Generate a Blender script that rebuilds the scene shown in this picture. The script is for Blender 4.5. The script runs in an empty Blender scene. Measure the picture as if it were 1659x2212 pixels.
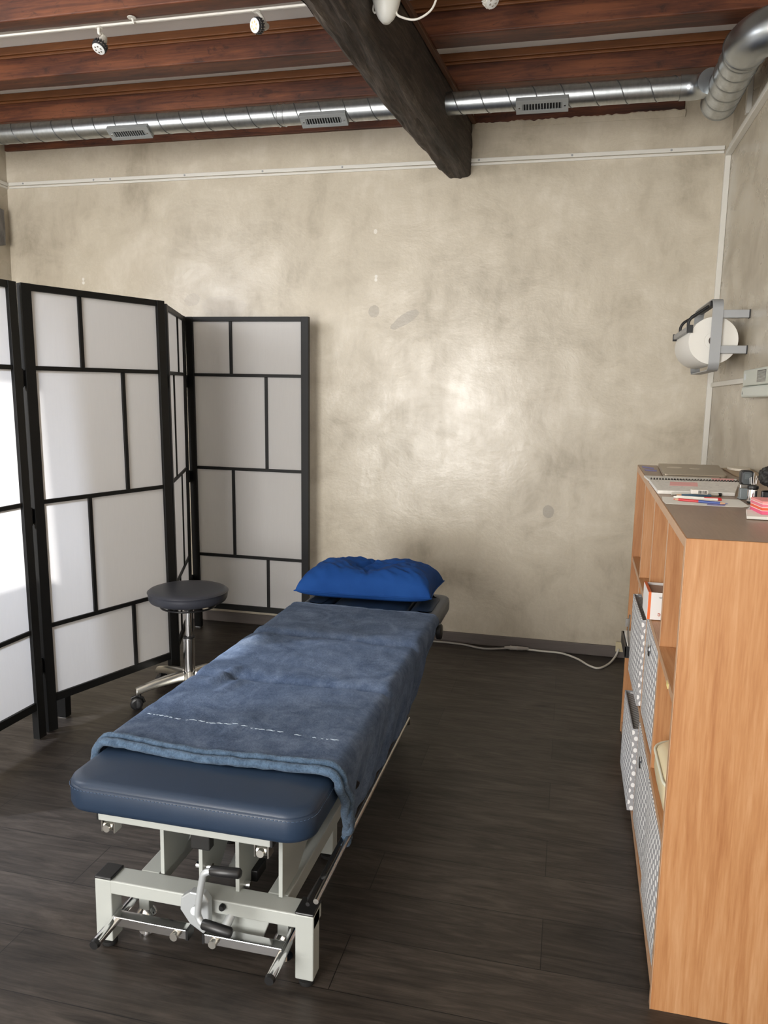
import bpy, bmesh, math, random
from math import sin, cos, pi, radians, sqrt, exp
from mathutils import Vector, Matrix, noise
random.seed(7)
S = bpy.context.scene
COL = S.collection

# ------------------------------------------------------------------ camera
YAW, PITCH, ROLL, FPX = 0.232765894, 0.144664181, 0.0198941469, 1664.90963
fw = Vector((-sin(YAW)*cos(PITCH), cos(YAW)*cos(PITCH), -sin(PITCH)))
rt = Vector((cos(YAW), sin(YAW), 0)); up = rt.cross(fw)
r2 = rt*cos(ROLL)+up*sin(ROLL); u2 = up*cos(ROLL)-rt*sin(ROLL)
cd = bpy.data.cameras.new('camera'); cam = bpy.data.objects.new('camera', cd); COL.objects.link(cam)
cd.sensor_fit = 'VERTICAL'; cd.sensor_height = 36; cd.lens = FPX*36/2212; cd.clip_start = .05
m = Matrix.Identity(4)
for i in range(3):
    m[i][0] = r2[i]; m[i][1] = u2[i]; m[i][2] = -fw[i]
m[0][3], m[1][3], m[2][3] = 0, -4.194, 1.35
cam.matrix_world = m
S.camera = cam

# ------------------------------------------------------------------ light and exposure
S.view_settings.view_transform = 'Standard'; S.view_settings.look = 'None'
S.view_settings.gamma = 1; S.view_settings.use_curve_mapping = False
S.view_settings.exposure = 0.0
try:
    S.cycles.use_denoising = True
    S.cycles.max_bounces = 12; S.cycles.diffuse_bounces = 6; S.cycles.glossy_bounces = 4
    S.cycles.sample_clamp_indirect = 6
except Exception: pass
w = bpy.data.worlds.new('sky'); S.world = w; w.use_nodes = True
w.node_tree.nodes['Background'].inputs[0].default_value = (.75, .87, 1, 1)
w.node_tree.nodes['Background'].inputs[1].default_value = 1.2

def lamp(name, kind, loc, to, energy, color=(1, 1, 1), sx=1, sy=1, angle=.01):
    d = bpy.data.lights.new(name, kind); d.energy = energy; d.color = color
    if kind == 'AREA': d.shape = 'RECTANGLE'; d.size = sx; d.size_y = sy
    if kind == 'SUN': d.angle = angle
    o = bpy.data.objects.new(name, d); COL.objects.link(o); o.location = loc
    o.rotation_euler = (Vector(to)-Vector(loc)).to_track_quat('-Z', 'Y').to_euler()
    return o
# daylight by the windows behind the camera and at left, plus two added lamps
lamp('front_window_daylight', 'AREA', (-1.75, -6.45, 1.25), (-1.75, 0, 2.7), 205, (1, .965, .92), 1.7, 2.2)
lamp('front_right_fill', 'AREA', (.1, -6.45, 1.2), (.1, 0, 1.2), 14, (1, .965, .92), .8, 2.1)  # weak fill lamp added at the right of the front wall
lamp('left_window_daylight', 'AREA', (-3.5, -3.02, 2.22), (-1.5, 0, 2.0), 45, (.95, .96, 1), 1.0, .9)
lamp('screen_band_fill', 'AREA', (-6.5, -4.83, 6.0), (-3.36, -2.6, 2.2), 1500, (.78, .86, 1), .14, 3.0)  # narrow lamp added outside to brighten a band on the screen's second panel
lamp('sunlight', 'SUN', (-6, -4, 4), (-6+1, -4+.66, 4-.88), 8.0, (1, .96, .90), angle=.012)

# ------------------------------------------------------------------ helpers
def nb(): return bmesh.new()
def box(b, x0, x1, y0, y1, z0, z1, M=None):
    vs = [b.verts.new((x, y, z)) for x in (x0, x1) for y in (y0, y1) for z in (z0, z1)]
    if M is not None:
        for v in vs: v.co = M @ v.co
    for f in ((0,1,3,2),(4,6,7,5),(0,4,5,1),(2,3,7,6),(0,2,6,4),(1,5,7,3)): b.faces.new([vs[i] for i in f])
def frames(pts, closed=False):
    n = len(pts); T = []
    for i in range(n):
        a = pts[(i-1) % n] if (closed or i > 0) else pts[0]
        c = pts[(i+1) % n] if (closed or i < n-1) else pts[-1]
        T.append((c-a).normalized())
    ref = Vector((0, 0, 1)) if abs(T[0].z) < .9 else Vector((1, 0, 0))
    N = [(ref-T[0]*ref.dot(T[0])).normalized()]
    for i in range(1, n):
        v = N[-1]-T[i]*N[-1].dot(T[i]); N.append(v.normalized() if v.length > 1e-6 else N[-1])
    return T, N
def tube(b, pts, r, seg=12, closed=False, cap=True, sy=1.0):
    pts = [Vector(p) for p in pts]; T, N = frames(pts, closed); rings = []
    for i, p in enumerate(pts):
        rr = r[i] if isinstance(r, (list, tuple)) else r
        B = T[i].cross(N[i])
        rings.append([b.verts.new(p+(N[i]*cos(2*pi*k/seg)*rr*sy+B*sin(2*pi*k/seg)*rr)) for k in range(seg)])
    n = len(rings)
    for i in range(n if closed else n-1):
        a, c = rings[i], rings[(i+1) % n]
        for k in range(seg): b.faces.new((a[k], a[(k+1) % seg], c[(k+1) % seg], c[k]))
    if cap and not closed:
        b.faces.new(rings[0][::-1]); b.faces.new(rings[-1])
def smooth_path(pts, n=6):
    P = [Vector(p) for p in pts]; P = [P[0]*2-P[1]]+P+[P[-1]*2-P[-2]]; out = []
    for i in range(1, len(P)-2):
        for k in range(n):
            t = k/n; a, b_, c, d = P[i-1:i+3]
            out.append(.5*((2*b_)+(c-a)*t+(2*a-5*b_+4*c-d)*t*t+(3*b_-a-3*c+d)*t**3))
    out.append(P[-2]); return out
def lathe(b, prof, c=(0, 0, 0), seg=32, axis='Z', cap=True):
    rings = []
    for r, h in prof:
        ring = []
        for k in range(seg):
            a = 2*pi*k/seg; p = (r*cos(a), r*sin(a), h)
            if axis == 'Y': p = (r*cos(a), h, r*sin(a))
            if axis == 'X': p = (h, r*cos(a), r*sin(a))
            ring.append(b.verts.new(Vector(p)+Vector(c)))
        rings.append(ring)
    for a, d in zip(rings, rings[1:]):
        for k in range(seg): b.faces.new((a[k], a[(k+1) % seg], d[(k+1) % seg], d[k]))
    if cap: b.faces.new(rings[0][::-1]); b.faces.new(rings[-1])
def prism(b, poly, vec):
    vec = Vector(vec); lo = [b.verts.new(p) for p in poly]; hi = [b.verts.new(Vector(p)+vec) for p in poly]; n = len(poly)
    b.faces.new(lo[::-1]); b.faces.new(hi)
    for i in range(n): b.faces.new((lo[i], lo[(i+1) % n], hi[(i+1) % n], hi[i]))
def rrect(x0, x1, y0, y1, r, n=6):
    out = []
    for cx, cy, a0 in ((x1-r, y1-r, 0), (x0+r, y1-r, 90), (x0+r, y0+r, 180), (x1-r, y0+r, 270)):
        for k in range(n+1):
            a = radians(a0+90*k/n); out.append((cx+r*cos(a), cy+r*sin(a)))
    return out
def obj(name, b, mat=None, parent=None, smooth=None, bevel=0, bseg=2):
    bmesh.ops.recalc_face_normals(b, faces=b.faces)
    me = bpy.data.meshes.new(name); b.to_mesh(me); b.free()
    o = bpy.data.objects.new(name, me); COL.objects.link(o)
    if mat: me.materials.append(mat)
    if parent: o.parent = parent
    if smooth is not None:
        for p in me.polygons: p.use_smooth = True
        if smooth < 180:
            me.set_sharp_from_angle(angle=radians(smooth))
    if bevel:
        md = o.modifiers.new('bevel', 'BEVEL'); md.width = bevel; md.segments = bseg; md.limit_method = 'ANGLE'; md.angle_limit = radians(40)
    return o
def thing(name, label, cat, loc=(0, 0, 0), group=None):
    o = bpy.data.objects.new(name, None); COL.objects.link(o); o.location = loc; o.empty_display_size = .05
    o['label'] = label; o['category'] = cat
    if group: o['group'] = group
    return o
def tag(o, label, cat, group=None):
    o['label'] = label; o['category'] = cat
    if group: o['group'] = group
    return o
def struct(name, b, mat, **k):
    o = obj(name, b, mat, **k); o['kind'] = 'structure'; return o
def sub(o, x, y, z):   # shift mesh data so that a part authored in world space sits in its parent's space
    o.data.transform(Matrix.Translation((-x, -y, -z)))

# ------------------------------------------------------------------ materials
class N:
    def __init__(s, name):
        s.m = bpy.data.materials.new(name); s.m.use_nodes = True; s.t = s.m.node_tree
        s.b = s.t.nodes['Principled BSDF']; s.co = None
    def n(s, typ, **kw):
        x = s.t.nodes.new(typ)
        for k, v in kw.items(): setattr(x, k, v)
        return x
    def put(s, sock, v):
        if hasattr(v, 'is_output') or isinstance(v, bpy.types.NodeSocket): s.t.links.new(v, sock)
        else:
            if isinstance(v, (tuple, list)) and len(v) == 3 and sock.type == 'RGBA': v = (*v, 1)
            sock.default_value = v
    def obj(s, scale=(1, 1, 1), rot=(0, 0, 0)):
        if not s.co: s.co = s.n('ShaderNodeTexCoord')
        mp = s.n('ShaderNodeMapping'); s.t.links.new(s.co.outputs['Object'], mp.inputs[0])
        mp.inputs['Scale'].default_value = scale; mp.inputs['Rotation'].default_value = rot
        return mp.outputs[0]
    def noise(s, vec, scale=5, detail=4, rough=.55, dist=0):
        x = s.n('ShaderNodeTexNoise'); s.put(x.inputs['Vector'], vec); x.inputs['Scale'].default_value = scale
        x.inputs['Detail'].default_value = detail; x.inputs['Roughness'].default_value = rough; x.inputs['Distortion'].default_value = dist
        return x.outputs['Fac']
    def math(s, op, a, b=0.0, c=0.0):
        x = s.n('ShaderNodeMath', operation=op)
        for i, v in enumerate((a, b, c)): s.put(x.inputs[i], v)
        return x.outputs[0]
    def ramp(s, fac, stops):
        x = s.n('ShaderNodeValToRGB'); s.put(x.inputs[0], fac); e = x.color_ramp.elements
        while len(e) < len(stops): e.new(.5)
        for i, (p, c) in enumerate(stops):
            e[i].position = p; e[i].color = (*c, 1) if len(c) == 3 else c
        return x.outputs[0]
    def mix(s, fac, a, b, mode='MIX'):
        x = s.n('ShaderNodeMix', data_type='RGBA', blend_type=mode); s.put(x.inputs[0], fac); s.put(x.inputs[6], a); s.put(x.inputs[7], b)
        return x.outputs[2]
    def sep(s, vec):
        x = s.n('ShaderNodeSeparateXYZ'); s.put(x.inputs[0], vec); return x.outputs
    def bump(s, h, strength=.2, dist=.01):
        x = s.n('ShaderNodeBump'); s.put(x.inputs['Height'], h); x.inputs['Strength'].default_value = strength
        x.inputs['Distance'].default_value = dist; s.put(s.b.inputs['Normal'], x.outputs[0]); return x
    def set(s, **k):
        for a, v in k.items(): s.put(s.b.inputs[a.replace('_', ' ')], v)
        return s
def plain(name, col, rough=.5, metal=0, spec=.5, var=0, vs=30, bump=0, bs=200):
    q = N(name); q.set(Roughness=rough, Metallic=metal); q.b.inputs['Specular IOR Level'].default_value = spec
    if var:
        f = q.noise(q.obj(), vs, 3); d = tuple(c*(1-var) for c in col); l = tuple(min(1, c*(1+var)) for c in col)
        q.set(Base_Color=q.ramp(f, [(.3, d), (.7, l)]))
    else: q.set(Base_Color=col)
    if bump: q.bump(q.noise(q.obj(), bs, 2), bump, .002)
    return q.m

# polished stucco
def stucco(name, marks, side=False, dim=1.0):
    q = N(name); v = q.obj()
    a = q.noise(v, 1.5, 5, .6, .5); b_ = q.noise(q.obj((1, 1, 1.5), (0, radians(35), 0)), 3.6, 5 if side else 9, .55 if side else .72, .6)
    c = q.noise(v, 2.5, 4, .5) if side else q.noise(q.obj((3.2, 3.2, 1.0), (0, radians(-20), 0)), 2.6, 8, .72, .35)
    f = q.math('ADD', q.math('MULTIPLY', a, .42), q.math('ADD', q.math('MULTIPLY', b_, .33), q.math('MULTIPLY', c, .25)))
    col = q.ramp(f, [(.38, (.38, .330, .250)), (.46, (.50, .443, .346)), (.53, (.585, .525, .42)), (.62, (.68, .622, .52))])
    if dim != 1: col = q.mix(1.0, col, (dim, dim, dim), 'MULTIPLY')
    X, Y, Z = q.sep(v)[0:3]
    wob = q.math('MULTIPLY', q.math('SUBTRACT', q.noise(v, 14, 4, .7), .5), 1.6)
    for (mx, mz, rx, rz, ang, mc, amt) in marks:
        dx = q.math('SUBTRACT', X, mx); dz = q.math('SUBTRACT', Z, mz); ca, sa = cos(ang), sin(ang)
        u_ = q.math('DIVIDE', q.math('ADD', q.math('MULTIPLY', dx, ca), q.math('MULTIPLY', dz, sa)), rx)
        w_ = q.math('DIVIDE', q.math('SUBTRACT', q.math('MULTIPLY', dz, ca), q.math('MULTIPLY', dx, sa)), rz)
        d = q.math('ADD', q.math('ADD', q.math('MULTIPLY', u_, u_), q.math('MULTIPLY', w_, w_)), wob)
        k = q.math('MULTIPLY', q.math('LESS_THAN', d, 1.0), amt)
        col = q.mix(k, col, mc)
    q.set(Base_Color=col, Roughness=q.ramp(f, [(.38, (.40, .40, .40)), (.62, (.17, .17, .17))]))
    q.b.inputs['Specular IOR Level'].default_value = .5
    q.bump(q.math('ADD', q.math('MULTIPLY', b_, .7), q.math('MULTIPLY', q.noise(v, 40, 4), .25)), .02 if side else .25, .012)
    return q.m
g1, g2, wh = (.34, .305, .255), (.38, .34, .28), (.8, .77, .7)
M_wall = stucco('polished_stucco', [(-.898, 1.783, .085, .028, .55, g2, .8), (-1.073, 1.828, .03, .032, 0, g1, .6), (-.086, .773, .03, .035, 0, g1, .75), (-2.865, 2.025, .009, .009, 0, wh, .9), (-2.865, 2.004, .009, .009, 0, wh, .9), (-1.065, 2.012, .008, .009, 0, wh, .9), (-1.066, 1.993, .008, .009, 0, wh, .9), (-1.072, 2.246, .010, .013, 0, wh, .7),
    (-2.16, 1.90, .05, .035, .2, (.42, .37, .31), .35), (-1.96, 1.86, .14, .06, 0, (.47, .42, .38), .22)])
M_wall2 = stucco('polished_stucco_side', [], True, .86)  # same stucco, the side walls' shade put into the colour by dim
M_white = plain('white_paint', (.74, .72, .68), .5, var=.03)
M_ceil = plain('white_ceiling_plaster', (.88, .86, .83), .85, bump=.15, bs=150)
M_trim = plain('white_pvc_trim', (.72, .70, .64), .42)
M_black = plain('black_plastic', (.012, .012, .013), .38)
M_rubber = plain('black_rubber', (.01, .01, .01), .7)
M_chrome = plain('chrome', (.82, .82, .83), .12, 1)
M_steel = plain('brushed_steel', (.55, .53, .5), .28, 1, var=.1, vs=60)
M_alu = plain('polished_aluminium', (.74, .72, .67), .3, 1, var=.06, vs=20)
M_greypaint = plain('grey_white_powder_coat', (.42, .44, .42), .42, bump=.08, bs=400)
M_silver = plain('silver_paint', (.50, .53, .55), .35, .4)
M_screenblack = plain('black_lacquered_wood', (.006, .006, .006), .5, 0, .3)
M_grey = plain('grey_metal_lacquer', (.36, .37, .38), .45, .2)
M_paper = plain('white_paper', (.83, .81, .76), .8)
M_pink = plain('pink_note', (.85, .45, .44), .8)
M_purple = plain('violet_note', (.30, .29, .55), .8)

# dark floor boards (laid along x)
q = N('dark_oak_laminate'); v = q.obj()
br = q.n('ShaderNodeTexBrick'); q.put(br.inputs['Vector'], v); br.offset = .37; br.inputs['Scale'].default_value = 1
br.inputs['Brick Width'].default_value = 1.28; br.inputs['Row Height'].default_value = .19; br.inputs['Mortar Size'].default_value = .0012
br.inputs['Color1'].default_value = (.2, .2, .2, 1); br.inputs['Color2'].default_value = (.8, .8, .8, 1); br.inputs['Mortar'].default_value = (0, 0, 0, 1)
br.inputs['Bias'].default_value = 0
grain = q.noise(q.obj((1.5, 13, 1)), 1.9, 8, .66, 2.2); fine = q.noise(q.obj((5, 120, 1)), 2, 4)
blot = q.noise(q.obj((1.2, 3.5, 1)), 2.0, 5, .6, 1.5)
f = q.math('ADD', q.math('ADD', q.math('MULTIPLY', grain, .5), q.math('MULTIPLY', fine, .18)), q.math('MULTIPLY', blot, .32))
c = q.ramp(f, [(.37, (.0125, .010, .0082)), (.5, (.036, .029, .0242)), (.63, (.066, .054, .0455))])
c = q.mix(.45, c, br.outputs['Color'], 'OVERLAY')
c = q.mix(br.outputs['Fac'], c, (.006, .005, .005))
q.set(Base_Color=c, Roughness=q.ramp(f, [(.3, (.5, .5, .5)), (.7, (.36, .36, .36))])); q.b.inputs['Specular IOR Level'].default_value = .42
q.bump(q.math('SUBTRACT', f, q.math('MULTIPLY', br.outputs['Fac'], .6)), .18, .004); M_floor = q.m

def wood(name, stops, axis='X', scale=1.0, knots=True, rough=.55, bump=.2):
    q = N(name); st = {'X': (.55, 9, 9), 'Y': (9, .55, 9), 'Z': (9, 9, .55)}[axis]
    k2 = {'X': (1.0, 2.4, 2.4), 'Y': (2.4, 1, 2.4), 'Z': (2.4, 2.4, 1)}[axis]
    g = q.noise(q.obj(st), 3.2*scale, 8, .66, 1.1); fine = q.noise(q.obj(tuple(9*s for s in st)), 2*scale, 3)
    bl = q.noise(q.obj(k2), 2.2, 4, .6)
    f = q.math('ADD', q.math('ADD', q.math('MULTIPLY', g, .48), q.math('MULTIPLY', fine, .14)), q.math('MULTIPLY', bl, .38))
    c = q.ramp(f, stops)
    if knots:
        vo = q.n('ShaderNodeTexVoronoi'); q.put(vo.inputs['Vector'], q.obj({'X': (1.9, 0, 7.0), 'Y': (3.5, 1.2, 6), 'Z': (6, 0, 2)}[axis])); vo.inputs['Scale'].default_value = 1.6
        k = q.ramp(vo.outputs['Distance'], [(.05, (1, 1, 1)), (.15, (0, 0, 0))])
        c = q.mix(q.math('MULTIPLY', k, .75), c, tuple(x*.35 for x in stops[0][1]))
        sm = q.ramp(q.noise(q.obj(tuple(s*3 for s in k2)), 4.5, 5, .7, .6), [(.56, (0, 0, 0)), (.68, (1, 1, 1))])
        c = q.mix(q.math('MULTIPLY', sm, .55), c, tuple(x*.4 for x in stops[0][1]))
    q.set(Base_Color=c, Roughness=rough); q.bump(f, bump, .006); return q.m
M_joist = wood('red_brown_stained_pine', [(.38, (.020, .0055, .0028)), (.5, (.088, .024, .009)), (.62, (.185, .058, .021))], 'X')
M_mould = wood('orange_brown_moulding', [(.36, (.10, .034, .009)), (.64, (.24, .085, .024))], 'X', knots=False)
M_mouldY = wood('brown_moulding', [(.33, (.055, .022, .011)), (.66, (.13, .052, .022))], 'Y', knots=False)
M_beam = wood('old_dark_oak', [(.38, (.007, .0045, .003)), (.48, (.030, .021, .0155)), (.56, (.062, .046, .035)), (.66, (.15, .122, .098))], 'Y', 1.7, True, .72, 1.0)
M_base = wood('grey_brown_skirting', [(.3, (.085, .070, .064)), (.7, (.16, .135, .122))], 'X', knots=False)
def beech(name, axis):
    q = N(name); st = {'X': (.6, 10, 10), 'Y': (10, .6, 10), 'Z': (10, 10, .6)}[axis]
    g = q.noise(q.obj(st), 1.7, 6, .6, .9); wv = q.noise(q.obj(tuple(s*2.6 for s in st)), 2.4, 5, .62, .6)
    fl = q.noise(q.obj(tuple(s*14 for s in st)), 1.6, 2)
    f = q.math('ADD', q.math('ADD', q.math('MULTIPLY', g, .46), q.math('MULTIPLY', wv, .34)), q.math('MULTIPLY', fl, .2))
    q.set(Base_Color=q.ramp(f, [(.36, (.36, .150, .056)), (.5, (.475, .232, .098)), (.62, (.56, .305, .15))]), Roughness=.42)
    q.bump(fl, .04, .002); return q.m
M_beechZ, M_beechY, M_beechX = beech('beech_laminate_upright', 'Z'), beech('beech_laminate_lengthwise', 'Y'), beech('beech_laminate_crosswise', 'X')
M_edge = plain('pale_beech_edging', (.55, .34, .205), .4, var=.05, vs=14)

# galvanised steel
q = N('galvanised_steel'); sh = q.math('ADD', q.math('MULTIPLY', q.noise(q.obj((14, 3, 3)), 3, 4, .6), .6), q.math('MULTIPLY', q.noise(q.obj(), 60, 2), .4))
q.set(Base_Color=q.ramp(sh, [(.3, (.38, .40, .41)), (.7, (.55, .58, .59))]), Metallic=1.0, Roughness=q.ramp(sh, [(.3, (.40, .40, .40)), (.7, (.30, .30, .30))])); M_galv = q.m
M_vent = plain('grey_grille_paint', (.36, .38, .385), .42, .4)
M_seam = plain('duct_seam', (.16, .17, .175), .4, .8)
M_galv2 = plain('galvanised_bend', (.46, .49, .51), .33, 1, var=.06, vs=12)

def leather(name, col):
    q = N(name); f = q.noise(q.obj(), 6, 3); vo = q.n('ShaderNodeTexVoronoi'); q.put(vo.inputs['Vector'], q.obj()); vo.inputs['Scale'].default_value = 420
    q.set(Base_Color=q.ramp(f, [(.3, tuple(c*.93 for c in col)), (.7, tuple(c*1.07 for c in col))]), Roughness=.40); q.b.inputs['Specular IOR Level'].default_value = .45
    q.bump(vo.outputs['Distance'], .06, .001); return q.m
M_navy = leather('navy_leatherette', (.016, .031, .061))
M_stool = leather('anthracite_leatherette', (.040, .043, .056))
# fleece
q = N('blue_fleece'); v = q.obj()
a = q.noise(v, 7, 6, .68, 1.5); fz = q.noise(v, 170, 4, .7); md = q.noise(v, 38, 5, .7, 1)
f = q.math('ADD', q.math('ADD', q.math('MULTIPLY', a, .5), q.math('MULTIPLY', md, .25)), q.math('MULTIPLY', fz, .25))
q.set(Base_Color=q.ramp(f, [(.37, (.034, .053, .096)), (.5, (.078, .107, .170)), (.63, (.140, .178, .255))]), Roughness=.95)
q.b.inputs['Sheen Weight'].default_value = .12; q.b.inputs['Sheen Roughness'].default_value = .45; q.b.inputs['Sheen Tint'].default_value = (.5, .65, .9, 1)
q.b.inputs['Specular IOR Level'].default_value = .1
q.bump(q.math('ADD', q.math('MULTIPLY', fz, .6), q.math('MULTIPLY', md, .8)), .55, .006); M_fleece = q.m
q = N('fleece_hem'); fz = q.noise(q.obj(), 200, 4, .7); md = q.noise(q.obj(), 45, 3)
q.set(Base_Color=q.ramp(q.math('ADD', q.math('MULTIPLY', fz, .5), q.math('MULTIPLY', md, .5)), [(.38, (.032, .068, .125)), (.62, (.10, .17, .27))]), Roughness=.95)
q.b.inputs['Sheen Weight'].default_value = .1; q.bump(fz, .8, .008); M_hem = q.m
M_dash = plain('pale_pressed_pile', (.52, .62, .72), .9)
q = N('royal_blue_cotton'); fz = q.noise(q.obj(), 300, 2); a = q.noise(q.obj(), 6, 4)
q.set(Base_Color=q.ramp(a, [(.3, (.007, .050, .215)), (.7, (.013, .072, .28))]), Roughness=.85); q.b.inputs['Specular IOR Level'].default_value = .2
q.bump(fz, .12, .001); M_pillow = q.m
# translucent screen sheet
q = N('white_translucent_sheet'); t = q.t
di = q.n('ShaderNodeBsdfDiffuse'); tr = q.n('ShaderNodeBsdfTranslucent'); mx = q.n('ShaderNodeMixShader')
col = q.ramp(q.noise(q.obj((60, 60, 4)), 3, 3), [(.3, (.80, .80, .81)), (.7, (.83, .83, .84))])
q.put(di.inputs[0], col); q.put(tr.inputs[0], (.86, .86, .88)); mx.inputs[0].default_value = .48
t.links.new(di.outputs[0], mx.inputs[1]); t.links.new(tr.outputs[0], mx.inputs[2])
t.links.new(mx.outputs[0], t.nodes['Material Output'].inputs[0]); M_sheet = q.m
# polka dot fabric
def dots(name, back, dot, p=.0215):
    q = N(name); s3 = q.sep(q.obj()); u_ = q.math('DIVIDE', q.math('ADD', s3[0], s3[1]), p); w_ = q.math('DIVIDE', s3[2], p*.92)
    row = q.math('FLOOR', w_); u_ = q.math('ADD', u_, q.math('MULTIPLY', q.math('MODULO', q.math('ABSOLUTE', row), 2.0), .5))
    du = q.math('SUBTRACT', q.math('FRACT', u_), .5); dw = q.math('SUBTRACT', q.math('FRACT', w_), .5)
    d = q.math('ADD', q.math('MULTIPLY', q.math('MULTIPLY', du, du), 1.5), q.math('MULTIPLY', q.math('MULTIPLY', dw, dw), .85))
    q.set(Base_Color=q.mix(q.math('LESS_THAN', d, .125), back, dot), Roughness=.8); return q.m
M_dots = dots('grey_fabric_white_dots', (.33, .33, .34), (.80, .80, .79))
M_dots2 = dots('dark_grey_lining_dots', (.20, .195, .19), (.40, .39, .38))
q = N('knitted_beige'); vo = q.n('ShaderNodeTexVoronoi'); q.put(vo.inputs['Vector'], q.obj((1, 1, .7))); vo.inputs['Scale'].default_value = 240
q.set(Base_Color=q.ramp(vo.outputs['Distance'], [(.1, (.62, .59, .54)), (.6, (.36, .34, .31))]), Roughness=.85); q.bump(vo.outputs['Distance'], .5, .003); M_knit = q.m
M_cream = plain('cream_plastic', (.74, .64, .42), .35)

# ------------------------------------------------------------------ the room
XL, XR, YB, ZC = -3.36, .685, -6.4, 2.905
b = nb(); box(b, XL-.3, XR+.15, YB-.2, .15, -.1, 0); struct('floor', b, M_floor)
b = nb(); box(b, XL-.3, XR+.15, YB-.2, .15, ZC, ZC+.1); struct('ceiling', b, M_ceil)
b = nb(); box(b, XL-.3, XR+.15, 0, .15, 0, ZC); struct('wall_back', b, M_wall)
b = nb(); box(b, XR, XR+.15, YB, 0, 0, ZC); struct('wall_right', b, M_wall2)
def wall_holes(b, along, a0, a1, t0, t1, holes):   # a wall strip with rectangular openings
    cuts = sorted({a0, a1, *[h[0] for h in holes], *[h[1] for h in holes]})
    for s, e in zip(cuts, cuts[1:]):
        zs = [(0, ZC)]
        for h in holes:
            if h[0] <= s and h[1] >= e: zs = [(0, h[2]), (h[3], ZC)]
        for z0, z1 in zs:
            if z1-z0 > 1e-4:
                if along == 'Y': box(b, t0, t1, s, e, z0, z1)
                else: box(b, s, e, t0, t1, z0, z1)
LW = (-3.60, -2.44, 1.80, 2.70)      # the window in the left wall: y0, y1, z0, z1
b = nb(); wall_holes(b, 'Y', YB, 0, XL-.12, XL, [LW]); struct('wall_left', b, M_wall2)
FW1, FW2 = (-2.65, -.85, .12, 2.4), (-.32, .52, .0, 2.3)
b = nb(); wall_holes(b, 'X', XL-.12, XR, YB-.15, YB, [FW1, FW2]); struct('wall_front', b, M_white)
def window(name, along, a0, a1, z0, z1, t0, t1, bars):
    b = nb(); w_ = .06
    def bar(p0, p1, q0, q1):
        if along == 'Y': box(b, t0, t1, p0, p1, q0, q1)
        else: box(b, p0, p1, t0, t1, q0, q1)
    bar(a0, a1, z0, z0+w_); bar(a0, a1, z1-w_, z1); bar(a0, a0+w_, z0+w_, z1-w_); bar(a1-w_, a1, z0+w_, z1-w_)
    for c in bars: bar(c-.03, c+.03, z0+w_, z1-w_)
    struct(name, b, M_white)
window('window_1', 'Y', *LW, XL-.09, XL-.04, [])
window('window_2', 'X', *FW1, YB-.1, YB-.05, [])
window('door_1', 'X', *FW2, YB-.1, YB-.05, [])
# skirting boards
b = nb(); box(b, XL, XR, -.012, 0, 0, .062); struct('baseboard_back', b, M_base, bevel=.003)
b = nb(); box(b, XR-.012, XR, YB, -.013, 0, .062); struct('baseboard_right', b, M_base)
b = nb(); box(b, XL, XL+.012, -1.0, -.013, 0, .062); struct('baseboard_left', b, M_base)
# white cable trunking on the walls
def trunk(name, segs, mat=M_trim):
    b = nb()
    for s in segs: box(b, *s)
    return struct(name, b, mat, bevel=.002)
trunk('trim_1', [(XL+.02, XR-.03, -.014, 0, 2.571, 2.590), (XL+.02, XR-.03, -.008, 0, 2.556, 2.568)])
trunk('trim_2', [(XL, XL+.014, -1.0, -.001, 2.571, 2.590), (XL, XL+.008, -1.0, -.001, 2.556, 2.568)])
trunk('trim_3', [(XR-.014, XR, -4.2, -.016, 2.571, 2.592), (XR-.026, XR, -4.2, -.016, 2.540, 2.562)])
trunk('trim_4', [(XR-.026, XR-.0005, -.022, -.0005, .062, 2.553)])
trunk('trim_5', [(XR-.012, XR-.0005, -.862, -.026, 1.444, 1.466)])
trunk('trim_6', [(XR-.022, XR-.0005, -.425, -.395, 2.595, 2.9)])
# timber plate along the top of the back wall
b = nb(); box(b, XL+.01, -.76, -.022, -.0005, 2.766, ZC-.001); tag(obj('wall_plate', b, M_joist, bevel=.004), 'red-brown timber strip along top of back wall, left of the big dark beam', 'timber')
b = nb(); box(b, -.56, .46, -.016, -.0005, 2.755, ZC-.001); tag(obj('wall_plate', b, M_joist, bevel=.004), 'dark brown timber strip along ragged plaster top of back wall, right of the big beam', 'timber')
# ragged plaster lip under the right-hand timber
b = nb(); up_, lo_ = [], []
for i in range(141):
    x = -.555+1.02*i/140; h = 2.758+.008*noise.noise(Vector((x*14, 0, 2)))+.006*noise.noise(Vector((x*45, 0, 5)))+.006*max(0, sin(x*3))
    lo_.append((b.verts.new((x, -.0005, 2.735)), b.verts.new((x, -.004, 2.735)), b.verts.new((x, -.020-.004*noise.noise(Vector((x*30, 1, 1))), h-.006)), b.verts.new((x, -.019, h)), b.verts.new((x, -.0165, h))))
for a, c in zip(lo_, lo_[1:]):
    for k in range(4): b.faces.new((a[k], a[k+1], c[k+1], c[k]))
struct('trim_7', b, M_wall)
# screws on the trunking
for x, z in [(-3.239, 2.583), (-2.765, 2.583), (-2.656, 2.581), (-2.186, 2.58), (-1.716, 2.58), (-1.259, 2.58), (-.526, 2.58), (-.059, 2.58), (.412, 2.58)]:
    b = nb(); lathe(b, [(.0045, -.0165), (.0055, -.0140), (.0055, -.0136)], (x, 0, 2.5805), 10, 'Y')
    o = tag(obj('screw', b, M_grey), 'small dark screw head in the white trunking strip across back wall', 'screw', 'screws in the back wall trunking')
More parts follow.
